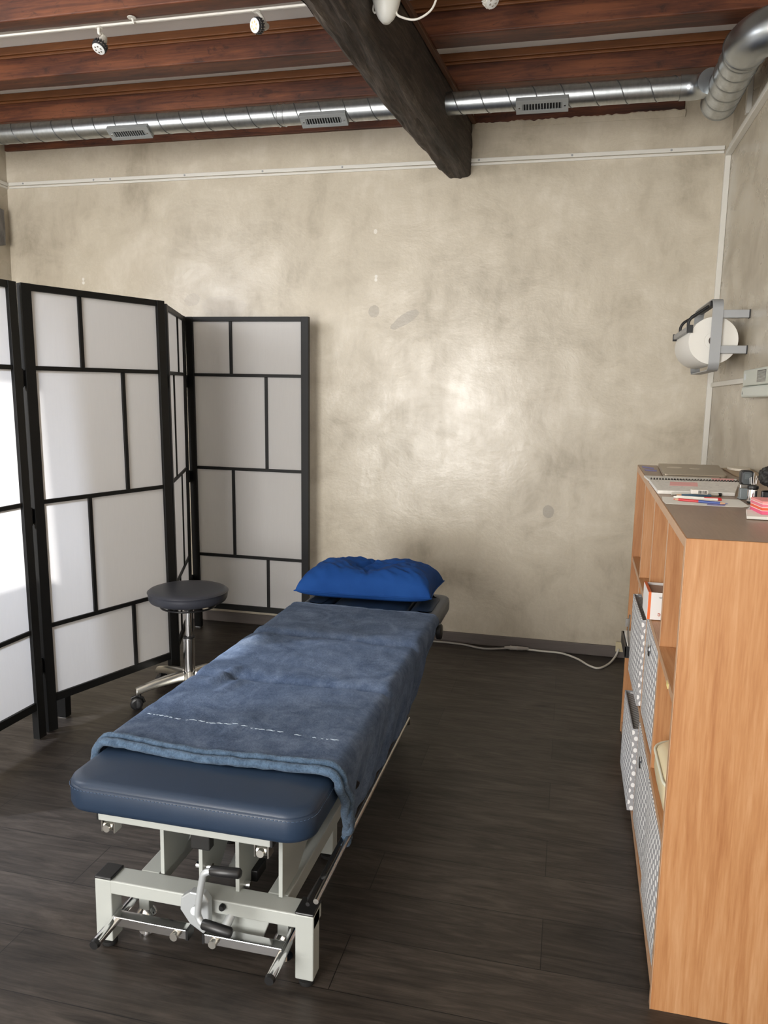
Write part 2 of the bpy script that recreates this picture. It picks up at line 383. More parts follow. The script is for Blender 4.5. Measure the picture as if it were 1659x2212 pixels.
# old stone block let into the left wall
b = nb(); n_ = 8
for i in range(1):
    bmesh.ops.create_cube(b, size=1, matrix=Matrix.Translation((XL+.012, -.33, 2.315)) @ Matrix.Diagonal((.05, .50, .21, 1)))
bmesh.ops.subdivide_edges(b, edges=b.edges, cuts=5, use_grid_fill=True)
for v_ in b.verts: v_.co += noise.noise_vector(v_.co*9)*.008
q = N('grey_old_stone'); f = q.noise(q.obj((3, 3, 1)), 9, 6, .7); q.set(Base_Color=q.ramp(f, [(.3, (.10, .095, .09)), (.7, (.26, .245, .23))]), Roughness=.9); q.bump(f, .6, .01); M_stone = q.m
tag(obj('stone_block', b, M_stone, smooth=50), 'weathered grey block set in left wall above the folding screen', 'block')

# ------------------------------------------------------------------ ceiling timbers
def beam_x(y): return -.718+.079*y, -.567+.0777*y
b = nb(); rings = []; n = 330
prof = [(0, .275), (0, .2), (0, .12), (0, .055), (.012, .025), (.035, .006), (.07, 0), (.10, .0), (.135, .004), (.15, .016), (.152, .06), (.151, .12), (.15, .2), (.15, .275), (.1, .275), (.05, .275)]
pp = []
for i in range(len(prof)):
    a, c = prof[i], prof[(i+1) % len(prof)]
    for k in range(5): pp.append((a[0]+(c[0]-a[0])*k/5, a[1]+(c[1]-a[1])*k/5))
for i in range(n+1):
    y = -.0005-(2.9*i/290 if i <= 290 else 2.9+(-YB-.01-2.9)*(i-290)/(n-290)); xl, xr = beam_x(y); wd = (xr-xl)/.15; ring = []
    for px, pz in pp:
        p = Vector((xl+px*wd, y, 2.497+pz))
        rough = 1.0 if px < .11 else .35
        e = noise.noise(Vector((p.x*7, y*1.3, p.z*7)))*.014+noise.noise(Vector((p.x*22, y*6, p.z*22)))*.011+noise.noise(Vector((p.x*60, y*14, p.z*60)))*.004
        e += -.020*max(0, abs(noise.noise(Vector((p.x*26+noise.noise(Vector((p.x*5, y*2, 0))), y*1.6, p.z*26+5))))-.10)
        if pz < .27:
            nx = -1 if px < .01 else (1 if px > .145 else 0); nz = -1 if pz < .03 else 0
            p += Vector((nx, 0, nz))*e*rough
        ring.append(b.verts.new(p))
    rings.append(ring)
L = len(pp)
for a, c in zip(rings, rings[1:]):
    for k in range(L): b.faces.new((a[k], a[(k+1) % L], c[(k+1) % L], c[k]))
b.faces.new(rings[0]); b.faces.new(rings[-1][::-1])
T = thing('ceiling_beam', 'massive dark rough-hewn timber beam running across ceiling into the back wall', 'beam')
obj('timber', b, M_beam, T, smooth=45)
b = nb()
for z0, z1, th in ((2.752, 2.768, .020), (2.768, 2.785, .012)):
    y0, y1 = -.025, YB+.01
    pts = [(beam_x(y0)[1]+.004, y0, z0), (beam_x(y0)[1]+.004+th, y0, z0), (beam_x(y1)[1]+.004+th, y1, z0), (beam_x(y1)[1]+.004, y1, z0)]
    prism(b, pts, (0, 0, z1-z0))
obj('moulding', b, M_mouldY, T, bevel=.002)
# joists on both sides of the beam
def joist(x0, x1, y0, y1, label, mz=(2.870, ZC-.001)):
    T = thing('ceiling_joist', label, 'joist', (x0, (y0+y1)/2, 2.77))
    b = nb(); box(b, x0, x1, y0, y1, 2.772, ZC-.0005)
    bmesh.ops.subdivide_edges(b, edges=[e for e in b.edges if abs(e.verts[0].co.x-e.verts[1].co.x) > .5], cuts=40)
    for v_ in b.verts:
        k = noise.noise(Vector((v_.co.x*1.7, v_.co.y*5, 3)))
        v_.co.y += .004*k; 
        if v_.co.z < 2.8: v_.co.z += .004*abs(k)
    o = obj('timber', b, M_joist, T, bevel=.005, smooth=40); sub(o, *T.location)
    b = nb(); box(b, x0, x1, y0-.022, y0-.006, mz[0], mz[1]); box(b, x0, x1, y0-.014, y0-.004, mz[0]-.012, mz[0])
    o = obj('moulding', b, M_mould, T, bevel=.003); sub(o, *T.location)
xm = lambda y: sum(beam_x(y))/2
joist(XL+.001, xm(-.4)-.002, -.433, -.330, 'knotty red-brown joist left of the big beam, directly above the long metal duct')
joist(XL+.001, xm(-.9)-.002, -.910, -.796, 'red-brown joist left of the big beam, second from the back wall, two spotlights before it')
joist(XL+.001, xm(-1.3)-.002, -1.400, -1.318, 'red-brown joist at top left edge, carrying the white spotlight track')
joist(xm(-.4)+.002, XR-.001, -.470, -.355, 'dark red-brown joist right of the big beam, directly above the metal duct')
joist(xm(-.9)+.002, XR-.001, -.963, -.846, 'dark red-brown joist right of the big beam, second from the back wall')
joist(xm(-1.4)+.002, XR-.001, -1.44, -1.33, 'red-brown joist right of the big beam at the top edge, above the white spotlight')

# ------------------------------------------------------------------ ventilation ducts
def spiral(b, p0, p1, R, pitch, r=.0026, seg=24):
    p0, p1 = Vector(p0), Vector(p1); ax = (p1-p0).normalized(); Ln = (p1-p0).length
    u_ = Vector((0, 0, 1)); v_ = ax.cross(u_).normalized(); pts = []
    for i in range(int(Ln/pitch*seg)):
        t = i/seg; s = t*pitch; a = 2*pi*t
        pts.append(p0+ax*s+(u_*cos(a)+v_*sin(a))*R)
    tube(b, pts, r, 6)
def vent(T, x, y, z, R):
    # grille plate on the lower front of the duct
    M = Matrix.Translation((x, y, z)) @ Matrix.Rotation(radians(60), 4, 'X')
    b = nb(); o_ = R+.004; h2 = .034; ly = -o_
    for s in ((-.112, .112, ly-.004, ly, .016, h2), (-.112, .112, ly-.004, ly, -h2, -.016), (-.112, -.085, ly-.004, ly, -.016, .016), (.085, .112, ly-.004, ly, -.016, .016)): box(b, *s, M)
    box(b, -.112, -.108, ly-.002, ly+.030, -h2, h2, M); box(b, .108, .112, ly-.002, ly+.030, -h2, h2, M)
    box(b, -.112, .112, ly-.002, ly+.026, h2-.003, h2, M); box(b, -.112, .112, ly-.002, ly+.026, -h2, -h2+.003, M)
    fr = obj('air_vent', b, M_vent, T, bevel=.001)
    b = nb()
    for k in range(14): box(b, -.083+k*.0125, -.083+k*.0125+.0035, ly-.003, ly+.006, -.016, .016, M)
    obj('louvre', b, M_vent, fr)
    b = nb(); box(b, -.085, .085, ly+.004, ly+.006, -.016, .016, M); obj('slot_shade', b, M_rubber, fr)  # dark sheet stands in for the shade behind the louvres
    b = nb()
    for sx in (-.097, .097): lathe(b, [(.004, ly-.0065), (.004, ly-.004)], (sx, 0, 0), 8, 'Y')
    bmesh.ops.transform(b, matrix=M, verts=b.verts); obj('screw', b, M_chrome, fr)
DY, DZ, DR = -.54, 2.672, .047
T = thing('ventilation_duct', 'long galvanised spiral duct under the joists left of the big beam', 'duct')
b = nb(); x1 = beam_x(DY)[0]+.012
tube(b, [(XL+.002, DY, DZ), (x1, DY, DZ)], DR, 40); obj('pipe', b, M_galv, T, smooth=50)
b = nb(); spiral(b, (XL+.01, DY, DZ), (x1-.02, DY, DZ), DR, .118); obj('seam', b, M_seam, T, smooth=180)
b = nb()
for xx in (-1.415, -1.385): lathe(b, [(DR, xx-.004), (DR+.004, xx), (DR, xx+.004)], (0, DY, DZ), 40, 'X', cap=False)
obj('joint_ring', b, M_galv2, T, smooth=180)
for x in (-2.19, -1.185): vent(T, x, DY, DZ, DR)
T = thing('ventilation_duct', 'short galvanised spiral duct right of the big beam with one grille', 'duct')
b = nb(); x0 = beam_x(DY)[1]-.012
tube(b, [(x0, DY, DZ), (.375, DY, DZ)], DR, 40); obj('pipe', b, M_galv, T, smooth=50)
b = nb(); spiral(b, (x0+.02, DY, DZ), (.37, DY, DZ), DR, .118); obj('seam', b, M_seam, T, smooth=180)
vent(T, -.19, DY, DZ, DR)
T = thing('ventilation_duct', 'wider galvanised duct with bend at the top right corner above right wall', 'duct')
b = nb(); pts = [Vector((.3755, DY, DZ))]
for k in range(9): a = pi/2*k/8; pts.append(Vector((.40+.085*sin(a), DY-.085*(1-cos(a)), DZ-.012*k/8)))
tube(b, pts, DR+.003, 40); obj('inlet_elbow', b, M_galv2, T, smooth=60)
BX, BZ, BR = .545, 2.628, .071
b = nb(); tube(b, [(BX, -.465, BZ), (BX, -1.0, BZ)], BR, 40); obj('pipe', b, M_galv, T, smooth=50)
b = nb()
for y in (-.47, -.57, -.67, -.77, -.87, -.955):
    lathe(b, [(BR, y-.005), (BR+.0035, y), (BR, y+.005)], (BX, 0, BZ), 40, 'Y', cap=False)
obj('seam', b, M_galv2, T, smooth=180)
b = nb(); pts = []; rr = []
for k in range(19):
    a = pi/2*k/18; pts.append(Vector((BX+.13*(1-cos(a)), -1.0-.13*sin(a), BZ+.01*k/18)))
pts.append(Vector((XR-.001, -1.13, BZ+.01))); tube(b, pts, BR+.006, 40); obj('elbow', b, M_galv2, T, smooth=60)
b = nb()
for k in (0, 18): 
    lathe(b, [(BR+.006, -.004), (BR+.010, 0), (BR+.006, .004)], (0, 0, 0), 40, 'Y', cap=False) if k == 0 else None
bmesh.ops.translate(b, verts=b.verts, vec=(BX, -1.0, BZ)); obj('joint_ring', b, M_galv2, T, smooth=180)

# ------------------------------------------------------------------ spotlight track and spotlights
T = thing('spotlight_track', 'thin white spotlight rail along the joist at upper left', 'track')
b = nb(); box(b, XL+.3, -.84, -1.314, -1.306, 2.762, 2.769); obj('rail', b, M_trim, T)
b = nb()
for x in (-1.703, -2.6): tube(b, [(x, -1.335, 2.772), (x, -1.325, 2.757), (x, -1.312, 2.763)], .004, 8); lathe(b, [(.016, 2.7685), (.016, 2.7715)], (x, -1.338, 0), 12)
obj('bracket', b, M_trim, T)
M_led = plain('frosted_lens', (.75, .76, .75), .25); M_led2 = plain('yellow_led_lens', (.80, .66, .36), .25)
def spot(x, y, z, d, label, lens, body, stemtop):
    d = Vector(d).normalized(); T = thing('spotlight', label, 'spotlight', (x, y, stemtop), 'spotlights under the joists')
    rot = d.to_track_quat('Z', 'Y').to_matrix().to_4x4(); R_ = Matrix.Translation((x, y, z)) @ rot
    def part(n, bb, mm, par, sm=40):
        bmesh.ops.transform(bb, matrix=R_, verts=bb.verts); o = obj(n, bb, mm, par, smooth=sm); sub(o, *T.location); return o
    b = nb(); lathe(b, [(.010, -.055), (.014, -.045), (.020, -.02), (.026, 0)], seg=20); part('bulb_holder', b, M_trim, T)
    b = nb(); lathe(b, [(.018, -.022), (.024, -.01), (.0265, .006), (.0255, .008)], seg=24)
    for k in range(16):
        a = 2*pi*k/16; box(b, .022, .0285, -.0015, .0015, -.016, .004, Matrix.Rotation(a, 4, 'Z'))
    bl = part('bulb', b, body, T)
    b = nb(); lathe(b, [(.023, .008), (.0245, .011), (.021, .012), (.010, .0135), (.001, .014)], seg=24); part('lens', b, M_led, bl)
    b = nb()
    for k in range(6): a = 2*pi*k/6; lathe(b, [(.004, .0135), (.001, .0155)], (.0125*cos(a), .0125*sin(a), 0), 8)
    part('led', b, M_chrome if lens is M_led else M_led2, bl)
    back = Vector((x, y, z))-d*.05
    b = nb(); tube(b, smooth_path([back, Vector((x, y, z+.045))*.5+back*.5+Vector((0, 0, .01)), (x, y, z+.05), (x, y, stemtop)]), .006, 10); lathe(b, [(.014, stemtop-.004), (.014, stemtop)], (x, y, 0), 12)
    o = obj('stem', b, M_trim, T, smooth=40); sub(o, *T.location)
M_bulbdark = plain('dark_heat_sink', (.07, .07, .075), .4, .5)
spot(-1.862, -1.310, 2.690, (-.12, -.5, -.85), 'white stemmed spotlight with dark ribbed bulb pointing down, at upper left', M_led, M_bulbdark, 2.762)
spot(-1.205, -1.310, 2.712, (-.42, -.85, -.30), 'white stemmed spotlight with yellow centre facing the room, beside the big beam', M_led2, M_bulbdark, 2.762)
spot(-.334, -1.36, 2.697, (.55, -.35, -.65), 'white cone spotlight on the joist right of the big beam, at top edge', M_led, M_trim, 2.771)
# white lamp on the beam's right flank
T = thing('wall_lamp', 'white rounded lamp head with trailing wire fixed to flank of the big beam', 'lamp', (-.64, -1.6, 2.6))
b = nb(); prof = []
for k in range(15):
    t = k/14; zz = -.055+.20*t; prof.append((max(.0015, .050*sqrt(max(0, 1-((t-.62)/.64)**2))*(1 if t < .62 else 1)), zz))
lathe(b, prof, (0, 0, 0), 28); bmesh.ops.scale(b, vec=(1.0, 1.0, 1.0), verts=b.verts); obj('lamp_head', b, plain('white_lamp_plastic', (.70, .70, .66), .4), T, smooth=60)
b = nb(); box(b, -.052, -.010, -.02, .02, .06, .13); obj('bracket', b, M_grey, T, bevel=.003)
b = nb(); tube(b, smooth_path([(.030, 0, -.020), (.042, 0, -.038), (.092, 0, -.053), (.136, 0, -.037), (.158, 0, -.008), (.165, .01, .05), (.13, .03, .14)]), .0035, 8); tube(b, smooth_path([(-.042, .01, .02), (-.045, .005, -.01), (-.035, 0, -.02), (-.035, .01, .02)]), .003, 8)
obj('wire', b, M_trim, T, smooth=180)

# ------------------------------------------------------------------ folding screen
T = thing('folding_screen', 'four-panel folding screen with black wooden grid and white translucent sheets, left of the bed', 'screen')
HP = 1.785
def panel(P0b, P1b, P0t, P1t, flip):
    P0b, P1b, P0t, P1t = [Vector(p) for p in (P0b, P1b, P0t, P1t)]
    W_ = (P1b-P0b).length
    def pt(u_, h):                      # u in metres along, h in metres up
        s = u_/W_; t = h/HP; a = P0b.lerp(P1b, s); c = P0t.lerp(P1t, s); return a.lerp(c, t)
    nrm = ((P1b-P0b).cross(P0t-P0b)).normalized()
    def bar(b, u0, u1, h0, h1, d=.011, off=0):
        vs = []
        for dd in (-d, d):
            for u_, h in ((u0, h0), (u1, h0), (u1, h1), (u0, h1)): vs.append(b.verts.new(pt(u_, h)+nrm*(dd+off)))
        for f in ((0, 1, 2, 3), (7, 6, 5, 4), (0, 4, 5, 1), (1, 5, 6, 2), (2, 6, 7, 3), (3, 7, 4, 0)): b.faces.new([vs[i] for i in f])
    b = nb(); pw = .042
    bar(b, 0, pw, .004, HP, .014); bar(b, W_-pw, W_, .004, HP, .014)
    bar(b, pw, W_-pw, HP-.026, HP, .011); bar(b, pw, W_-pw, .122, .154, .011)
    rails = [.44, .944, 1.467]
    for r_ in rails: bar(b, pw, W_-pw, r_-.0085, r_+.0085, .009)
    us = [.655, .37, .655, .37]
    zs = [.154]+rails+[HP-.026]
    for k in range(4):
        u_ = us[k]*W_; u_ = W_-u_ if flip else u_
        bar(b, u_-.0085, u_+.0085, zs[k]+.0085*(k > 0), zs[k+1]-.0085*(k < 3), .008)
    fr = obj('panel', b, M_screenblack, T, bevel=.0015)
    b = nb()
    b.faces.new([b.verts.new(pt(u_, h)) for u_, h in ((pw*.6, .135), (W_-pw*.6, .135), (W_-pw*.6, HP-.012), (pw*.6, HP-.012))]); obj('sheet', b, M_sheet, fr)
    b = nb()
    for u0 in (.006, W_-pw+.006): bar(b, u0, u0+pw-.012, .0005, .004, .010)
    obj('foot_glider', b, M_chrome, fr)
    return pt, nrm, fr
p2l, p2lt = (-1.976, -1.648, 0), (-2.025, -1.632, 1.755)
p2r, p2rt = (-1.760, -.985, 0), (-1.812, -.958, 1.769)
p1r, p1rt = (-1.970, -1.676, 0), (-2.032, -1.652, 1.755)
p1l, p1lt = (-1.985, -2.385, 0), (-2.047, -2.355, 1.745)
p3l, p3lt = (-1.800, -.915, 0), (-1.856, -.870, 1.770)
p3r, p3rt = (-2.078, -.235, 0), (-2.128, -.176, 1.787)
p4l, p4lt = (-2.092, -.150, 0), (-2.125, -.140, 1.788)
p4r, p4rt = (-1.382, -.150, 0), (-1.398, -.140, 1.785)
panel(p1l, p1r, p1lt, p1rt, True)
pt2, n2, f2 = panel(p2l, p2r, p2lt, p2rt, False)
panel(p3l, p3r, p3lt, p3rt, True)
panel(p4l, p4r, p4lt, p4rt, False)
for (A, At, B_, Bt) in ((p1r, p1rt, p2l, p2lt), (p2r, p2rt, p3l, p3lt), (p3r, p3rt, p4l, p4lt)):
    for t in (.16, .5, .8):
        a = Vector(A).lerp(Vector(At), t); c = Vector(B_).lerp(Vector(Bt), t); mid = (a+c)/2
        b = nb(); tube(b, [mid+Vector((0, 0, -.035)), mid+Vector((0, 0, .035))], .006, 10)
        d = (c-a); d.z = 0; d = d.normalized()*max(.016, (c-a).length*.5+.006)
        s_ = Vector((-d.y, d.x, 0)).normalized()*.0012
        for k in (-1, 1):
            e = mid+d*k
            prism(b, [mid-s_+Vector((0, 0, -.03)), mid+s_+Vector((0, 0, -.03)), e+s_+Vector((0, 0, -.03)), e-s_+Vector((0, 0, -.03))], (0, 0, .06))
        obj('hinge', b, M_black, T)
# short extra foot behind the second panel
b = nb(); box(b, -2.030, -1.988, -1.512, -1.474, .004, .150); box(b, -2.0, -1.935, -1.500, -1.486, .126, .146)
obj('rear_foot', b, M_screenblack, T, bevel=.002)
b = nb(); box(b, -2.026, -1.992, -1.508, -1.478, .0005, .004); obj('foot_glider', b, M_chrome, T)

# ------------------------------------------------------------------ stool
SX, SY = -1.600, -1.165
T = thing('rolling_stool', 'round dark grey padded stool on chrome column with star base and castors', 'stool', (SX, SY, 0))
b = nb(); R0 = .172
lathe(b, [(.02, .452), (.150, .452), (.163, .458), (.170, .470), (R0, .487), (.1715, .4965), (.1735, .4985), (.1725, .5005), (.168, .505), (.155, .5095), (.12, .512), (.05, .513), (.002, .513)], seg=64)
o = obj('seat', b, M_stool, T, smooth=60)
b = nb(); tube(b, [(.1735*cos(2*pi*k/64), .1735*sin(2*pi*k/64), .4982) for k in range(64)], .0018, 6, closed=True); obj('piping', b, M_stool, o, smooth=180)
b = nb(); tube(b, [(.118*cos(2*pi*k/40), .118*sin(2*pi*k/40), .432) for k in range(40)], .0045, 8, closed=True)
for a in (.4, 2.5, 4.6): tube(b, [(.115*cos(a), .115*sin(a), .432), (.05*cos(a), .05*sin(a), .445)], .004, 8)
obj('lift_ring', b, M_black, T, smooth=180)
b = nb(); lathe(b, [(.075, .440), (.075, .4515)], seg=24); lathe(b, [(.020, .41), (.022, .44)], seg=20); obj('seat_plate', b, M_black, T, smooth=40)
b = nb(); lathe(b, [(.0145, .27), (.0145, .425)], seg=24); obj('gas_spring', b, M_chrome, T, smooth=40)
b = nb(); lathe(b, [(.0255, .283), (.0265, .286), (.0255, .291), (.017, .294)], seg=28); obj('collar', b, M_black, T, smooth=40)
b = nb(); lathe(b, [(.0255, .09), (.0245, .283)], seg=28); lathe(b, [(.0262, .268), (.0262, .282)], seg=28); obj('column', b, M_chrome, T, smooth=40)
b = nb(); lathe(b, [(.032, .072), (.036, .085), (.036, .112), (.028, .120)], seg=28); obj('hub', b, M_alu, T, smooth=40)
for k in range(5):
    a = radians(226+72*k); d = Vector((cos(a), sin(a), 0)); s_ = Vector((-d.y, d.x, 0)); rings = []
    b = nb()
    for t in [i/10 for i in range(11)]:
        r_ = .028+.212*t; zc = .112-.022*t*t-.012*t; hh = .022-.007*t; ww = .020-.004*t
        ring = []
        for (sx, sz) in ((-1, -1), (-1, .3), (-.55, 1), (.55, 1), (1, .3), (1, -1)):
            ring.append(b.verts.new(d*r_+s_*sx*ww+Vector((0, 0, zc+sz*hh*(1 if sz > 0 else .9)))))
        rings.append(ring)
    for p, q_ in zip(rings, rings[1:]):
        for i in range(6): b.faces.new((p[i], p[(i+1) % 6], q_[(i+1) % 6], q_[i]))
    b.faces.new(rings[0]); b.faces.new(rings[-1][::-1])
    lg = obj('leg', b, M_alu, T, smooth=35, bevel=.003)
    # castor
    cpos = d*.222; ca = radians(206) if k == 0 else a+radians(70*k); cd_ = Vector((cos(ca), sin(ca), 0)); ax = Vector((-cd_.y, cd_.x, 0)); ctr = cpos+cd_*.012+Vector((0, 0, .0265))
    b = nb(); tube(b, [cpos+Vector((0, 0, .03)), cpos+Vector((0, 0, .078))], .006, 10)
    for k2 in (-1, 1): tube(b, [ctr+ax*k2*.005, ctr+ax*k2*.008, ctr+ax*k2*.022, ctr+ax*k2*.026, ctr+ax*k2*.0262, ctr+ax*k2*.0245], [.020, .0262, .0262, .021, .017, .016], 28)
    pts = [ctr+Vector((0, 0, .029))+cd_*.0, ]
    tube(b, [ctr-cd_*.031+Vector((0, 0, .0)), ctr-cd_*.024+Vector((0, 0, .020)), ctr+Vector((0, 0, .031)), ctr+cd_*.024+Vector((0, 0, .020))], .006, 8)
    cs = obj('castor', b, M_black, lg, smooth=40)

# ------------------------------------------------------------------ treatment bed
T = thing('treatment_bed', 'height-adjustable treatment bed with navy padding on a light grey steel frame', 'bed', (0, 0, 0))
def pad(name, x0, x1, y0, y1, z0, z1, rc, r=.018, mat=M_navy, stitch=False, dome=.004):
    b = nb(); poly0 = rrect(x0, x1, y0, y1, rc, 10); cx, cy = (x0+x1)/2, (y0+y1)/2
    def ring(ins, z):
        out = []
        for x, y in poly0:
            fx = 1-ins/((x1-x0)/2); fy = 1-ins/((y1-y0)/2); out.append(b.verts.new((cx+(x-cx)*fx, cy+(y-cy)*fy, z)))
        return out
    prof = [(.03, z0), (.008, z0), (.003, z0+.004), (0, z0+.014), (0, z1-.022), (.0015, z1-.0165), (.0035, z1-.0155), (.004, z1-.014), (.002, z1-.0125), (.004, z1-.008), (.010, z1-.003), (.022, z1), (.10, z1+dome)]
    rs = [ring(*p) for p in prof]; n_ = len(poly0)
    for a, c in zip(rs, rs[1:]):
        for i in range(n_): b.faces.new((a[i], a[(i+1) % n_], c[(i+1) % n_], c[i]))
    b.faces.new(rs[0][::-1]); b.faces.new(rs[-1])
    o = obj(name, b, mat, T, smooth=70)
    if stitch:
        b = nb(); pts = ring(-.0012, z1-.020); path = [v_.co.copy() for v_ in pts]
        for v_ in pts: b.verts.remove(v_)
        # evenly spaced stitches along the outline
        lens = [0]
        for i in range(len(path)): lens.append(lens[-1]+(path[(i+1) % len(path)]-path[i]).length)
        tot = lens[-1]; nst = int(tot/.009); j = 0
        for k in range(nst):
            s = tot*k/nst
            while lens[j+1] < s: j += 1
            p = path[j]; q_ = path[(j+1) % len(path)]; d = (q_-p).normalized(); c0 = p+d*(s-lens[j])
            if c0.y > -2.5 and not c0.x > -.5: continue
            tube(b, [c0-d*.0028, c0+d*.0028], .0008, 5)
        obj('stitching', b, plain('blue_thread', (.05, .085, .15), .7), o)
    return o
PX0, PX1, PZ0, PZ1 = -1.088, -.486, .408, .482
pad('foot_pad', PX0, PX1, -2.762, -2.092, PZ0, PZ1, .062, stitch=True)
pad('seat_pad', PX0, PX1, -2.078, -1.640, PZ0, PZ1, .02)
pad('back_pad', PX0, PX1, -1.626, -1.235, PZ0, PZ1, .02)
pad('head_pad', PX0+.135, PX1-.135, -1.228, -.79, PZ0, PZ1-.004, .03)
pad('arm_pad', PX0, PX0+.131, -1.228, -.79, PZ0, PZ1-.004, .045)
pad('arm_pad', PX1-.131, PX1, -1.228, -.79, PZ0, PZ1-.004, .045)
def sq(name, boxes, mat=M_greypaint, bev=.0025, par=None):
    b = nb()
    for s in boxes: box(b, *s)
    return obj(name, b, mat, par or T, bevel=bev)
# pad frame
sq('pad_crossbar', [(-1.022, -.594, -2.715, -2.675, .366, .400)])
sq('bar_end_cap', [(-1.026, -1.022, -2.715, -2.675, .366, .400), (-.594, -.588, -2.715, -2.675, .366, .400)], M_black, .001)
sq('pad_rail', [(-.990, -.955, -2.674, -.85, .372, .407)]); sq('pad_rail', [(-.615, -.575, -2.630, -.85, .375, .407)])
sq('pad_crossbar', [(-1.0, -.57, -1.70, -1.66, .366, .400)])
sq('pad_crossbar', [(-1.0, -.57, -1.1, -1.06, .366, .400)])
for cx in (-1.000, -.617):
    b = nb()
    for s in (-.018, .014): box(b, cx+s, cx+s+.004, -2.71, -2.68, .335, .368)
    br_ = obj('roller_bracket', b, M_steel, T, bevel=.001)
    b = nb(); lathe(b, [(.011, cx-.012), (.011, cx+.012)], (0, -2.700, .349), 16, 'X'); lathe(b, [(.009, -2.718), (.009, -2.708)], (cx, 0, .349), 14, 'Y'); obj('roller', b, M_alu, br_, smooth=40)
sq('rubber_stop', [(-.800, -.752, -2.69, -2.665, .316, .352)], M_rubber, .003)
# lifting plates (each tapers backwards)
for x, yf, yb, zt, zb in ((-.918, -2.62, -2.36, .372, .188), (-.816, -2.62, -2.40, .345, .17), (-.716, -2.63, -2.34, .372, .17), (-.607, -2.63, -2.3, .375, .188)):
    b = nb(); prism(b, [(x, yf, zb), (x, yf, zt), (x, yb, zt), (x, yb+.02, zt-.05), (x, yf+.10, zb)], (.010, 0, 0)); obj('lifting_plate', b, M_greypaint, T, bevel=.001)
b = nb(); tube(b, [(-.775, -2.50, .15), (-.775, -1.9, .33)], .019, 20); obj('actuator', b, M_greypaint, T, smooth=40)
b = nb(); box(b, -.80, -.69, -2.26, -2.20, .10, .16); box(b, -.82, -.67, -1.9, -1.86, .3, .36); obj('actuator_mount', b, M_greypaint, T, bevel=.003)
b = nb(); lathe(b, [(.009, -.714), (.009, -.690)], (0, -2.60, .185), 12, 'X'); lathe(b, [(.009, -.830), (.009, -.79)], (0, -2.60, .215), 12, 'X'); obj('pivot_bolt', b, M_chrome, T, smooth=40)
sq('motor_box', [(-.745, -.690, -2.56, -2.5, .165, .195)], M_black, .003)
# scissor arms
for x in (-.905, -.645):
    b = nb(); prism(b, [(x, -2.45, .19), (x, -2.39, .19), (x, -1.30, .36), (x, -1.36, .36)], (.028, 0, 0)); obj('lifting_arm', b, M_greypaint, T, bevel=.002)
    b = nb(); prism(b, [(x+.03, -1.45, .17), (x+.03, -1.39, .17), (x+.03, -2.30, .365), (x+.03, -2.36, .365)], (.022, 0, 0)); obj('lifting_arm', b, M_greypaint, T, bevel=.002)
# base frame
YF, YR = -2.672, -1.30
sq('base_crossbar', [(-1.066, -.506, YF, YF+.058, .149, .184)], bev=.003)
sq('base_crossbar', [(-.975, -.600, YR, YR+.058, .140, .184)], bev=.003)
sq('base_rail', [(-.975, -.925, YF+.056, YR+.002, .143, .1845)], bev=.003); sq('base_rail', [(-.640, -.588, YF+.056, YR+.002, .143, .1845)], bev=.003)
for x0, y0 in ((-1.0665, YF-.001), (-.5505, YF-.001), (-.972, -2.185), (-.655, -2.185), (-.972, YR+.010), (-.655, YR+.010)):
    if True:
        front = y0 < -2.5
        lg = sq('leg', [(x0, x0+.0445, y0, y0+.045, .022, .1845 if front else .143)], bev=.003)
        if front: sq('corner_cap', [(x0-.001, x0+.0455, y0-.001, y0+.0585, .1845, .191)], M_black, .003, lg)
        b = nb(); lathe(b, [(.017, .001), (.019, .004), (.019, .012), (.010, .015), (.010, .023)], (x0+.022, y0+.022, 0), 20); obj('foot', b, M_rubber, lg, smooth=40)
# right pedal bar (round rod along the side) and its dark companion
b = nb(); tube(b, smooth_path([(-.487, -2.715, .256), (-.488, -2.3, .258), (-.490, -1.75, .258), (-.491, -1.70, .252), (-.492, -1.685, .233)], 6), .0065, 10); obj('side_pedal_bar', b, M_steel, T, smooth=60)['label'] = 'bronze-tinted steel bar'
b = nb(); tube(b, [(-.506, -2.715, .246), (-.508, -1.75, .246)], .005, 8); obj('side_pedal_bar', b, M_black, T, smooth=60)
b = nb()
for y in (-2.62, -1.78): tube(b, [(-.535, y, .19), (-.506, y, .246), (-.488, y, .257)], .006, 8)
obj('pedal_bar_bracket', b, M_black, T, smooth=60)
# octagonal crank plate with U shaped handle
b = nb(); prism(b, [(-.822, -2.70, .195), (-.798, -2.70, .213), (-.764, -2.70, .213), (-.752, -2.70, .195), (-.752, -2.70, .135), (-.765, -2.70, .112), (-.80, -2.70, .132), (-.824, -2.70, .165)], (0, .022, 0)); obj('crank_plate', b, M_silver, T, bevel=.003)
b = nb(); prism(b, [(-.85, -2.640, .145), (-.62, -2.640, .145), (-.65, -2.640, .062), (-.70, -2.640, .055), (-.79, -2.640, .055), (-.82, -2.640, .09)], (0, .012, 0)); obj('crank_bracket', b, M_greypaint, T, bevel=.002)
b = nb(); tube(b, [(-.708, -2.655, .155), (-.722, -2.695, .118)], .011, 14); obj('crank_shaft', b, M_silver, T, smooth=40)
b = nb(); lathe(b, [(.006, -2.684), (.008, -2.680), (.008, -2.674)], (-.728, 0, .172), 14, 'Y'); obj('crank_bolt', b, M_black, T, smooth=40)
b = nb(); tube(b, smooth_path([(-.655, -2.755, .320), (-.705, -2.758, .318), (-.728, -2.760, .312), (-.736, -2.760, .292), (-.747, -2.760, .222), (-.745, -2.760, .200), (-.728, -2.765, .190), (-.672, -2.768, .186)], 6), .0078, 14)
h_ = obj('crank_handle', b, M_silver, T, smooth=60)
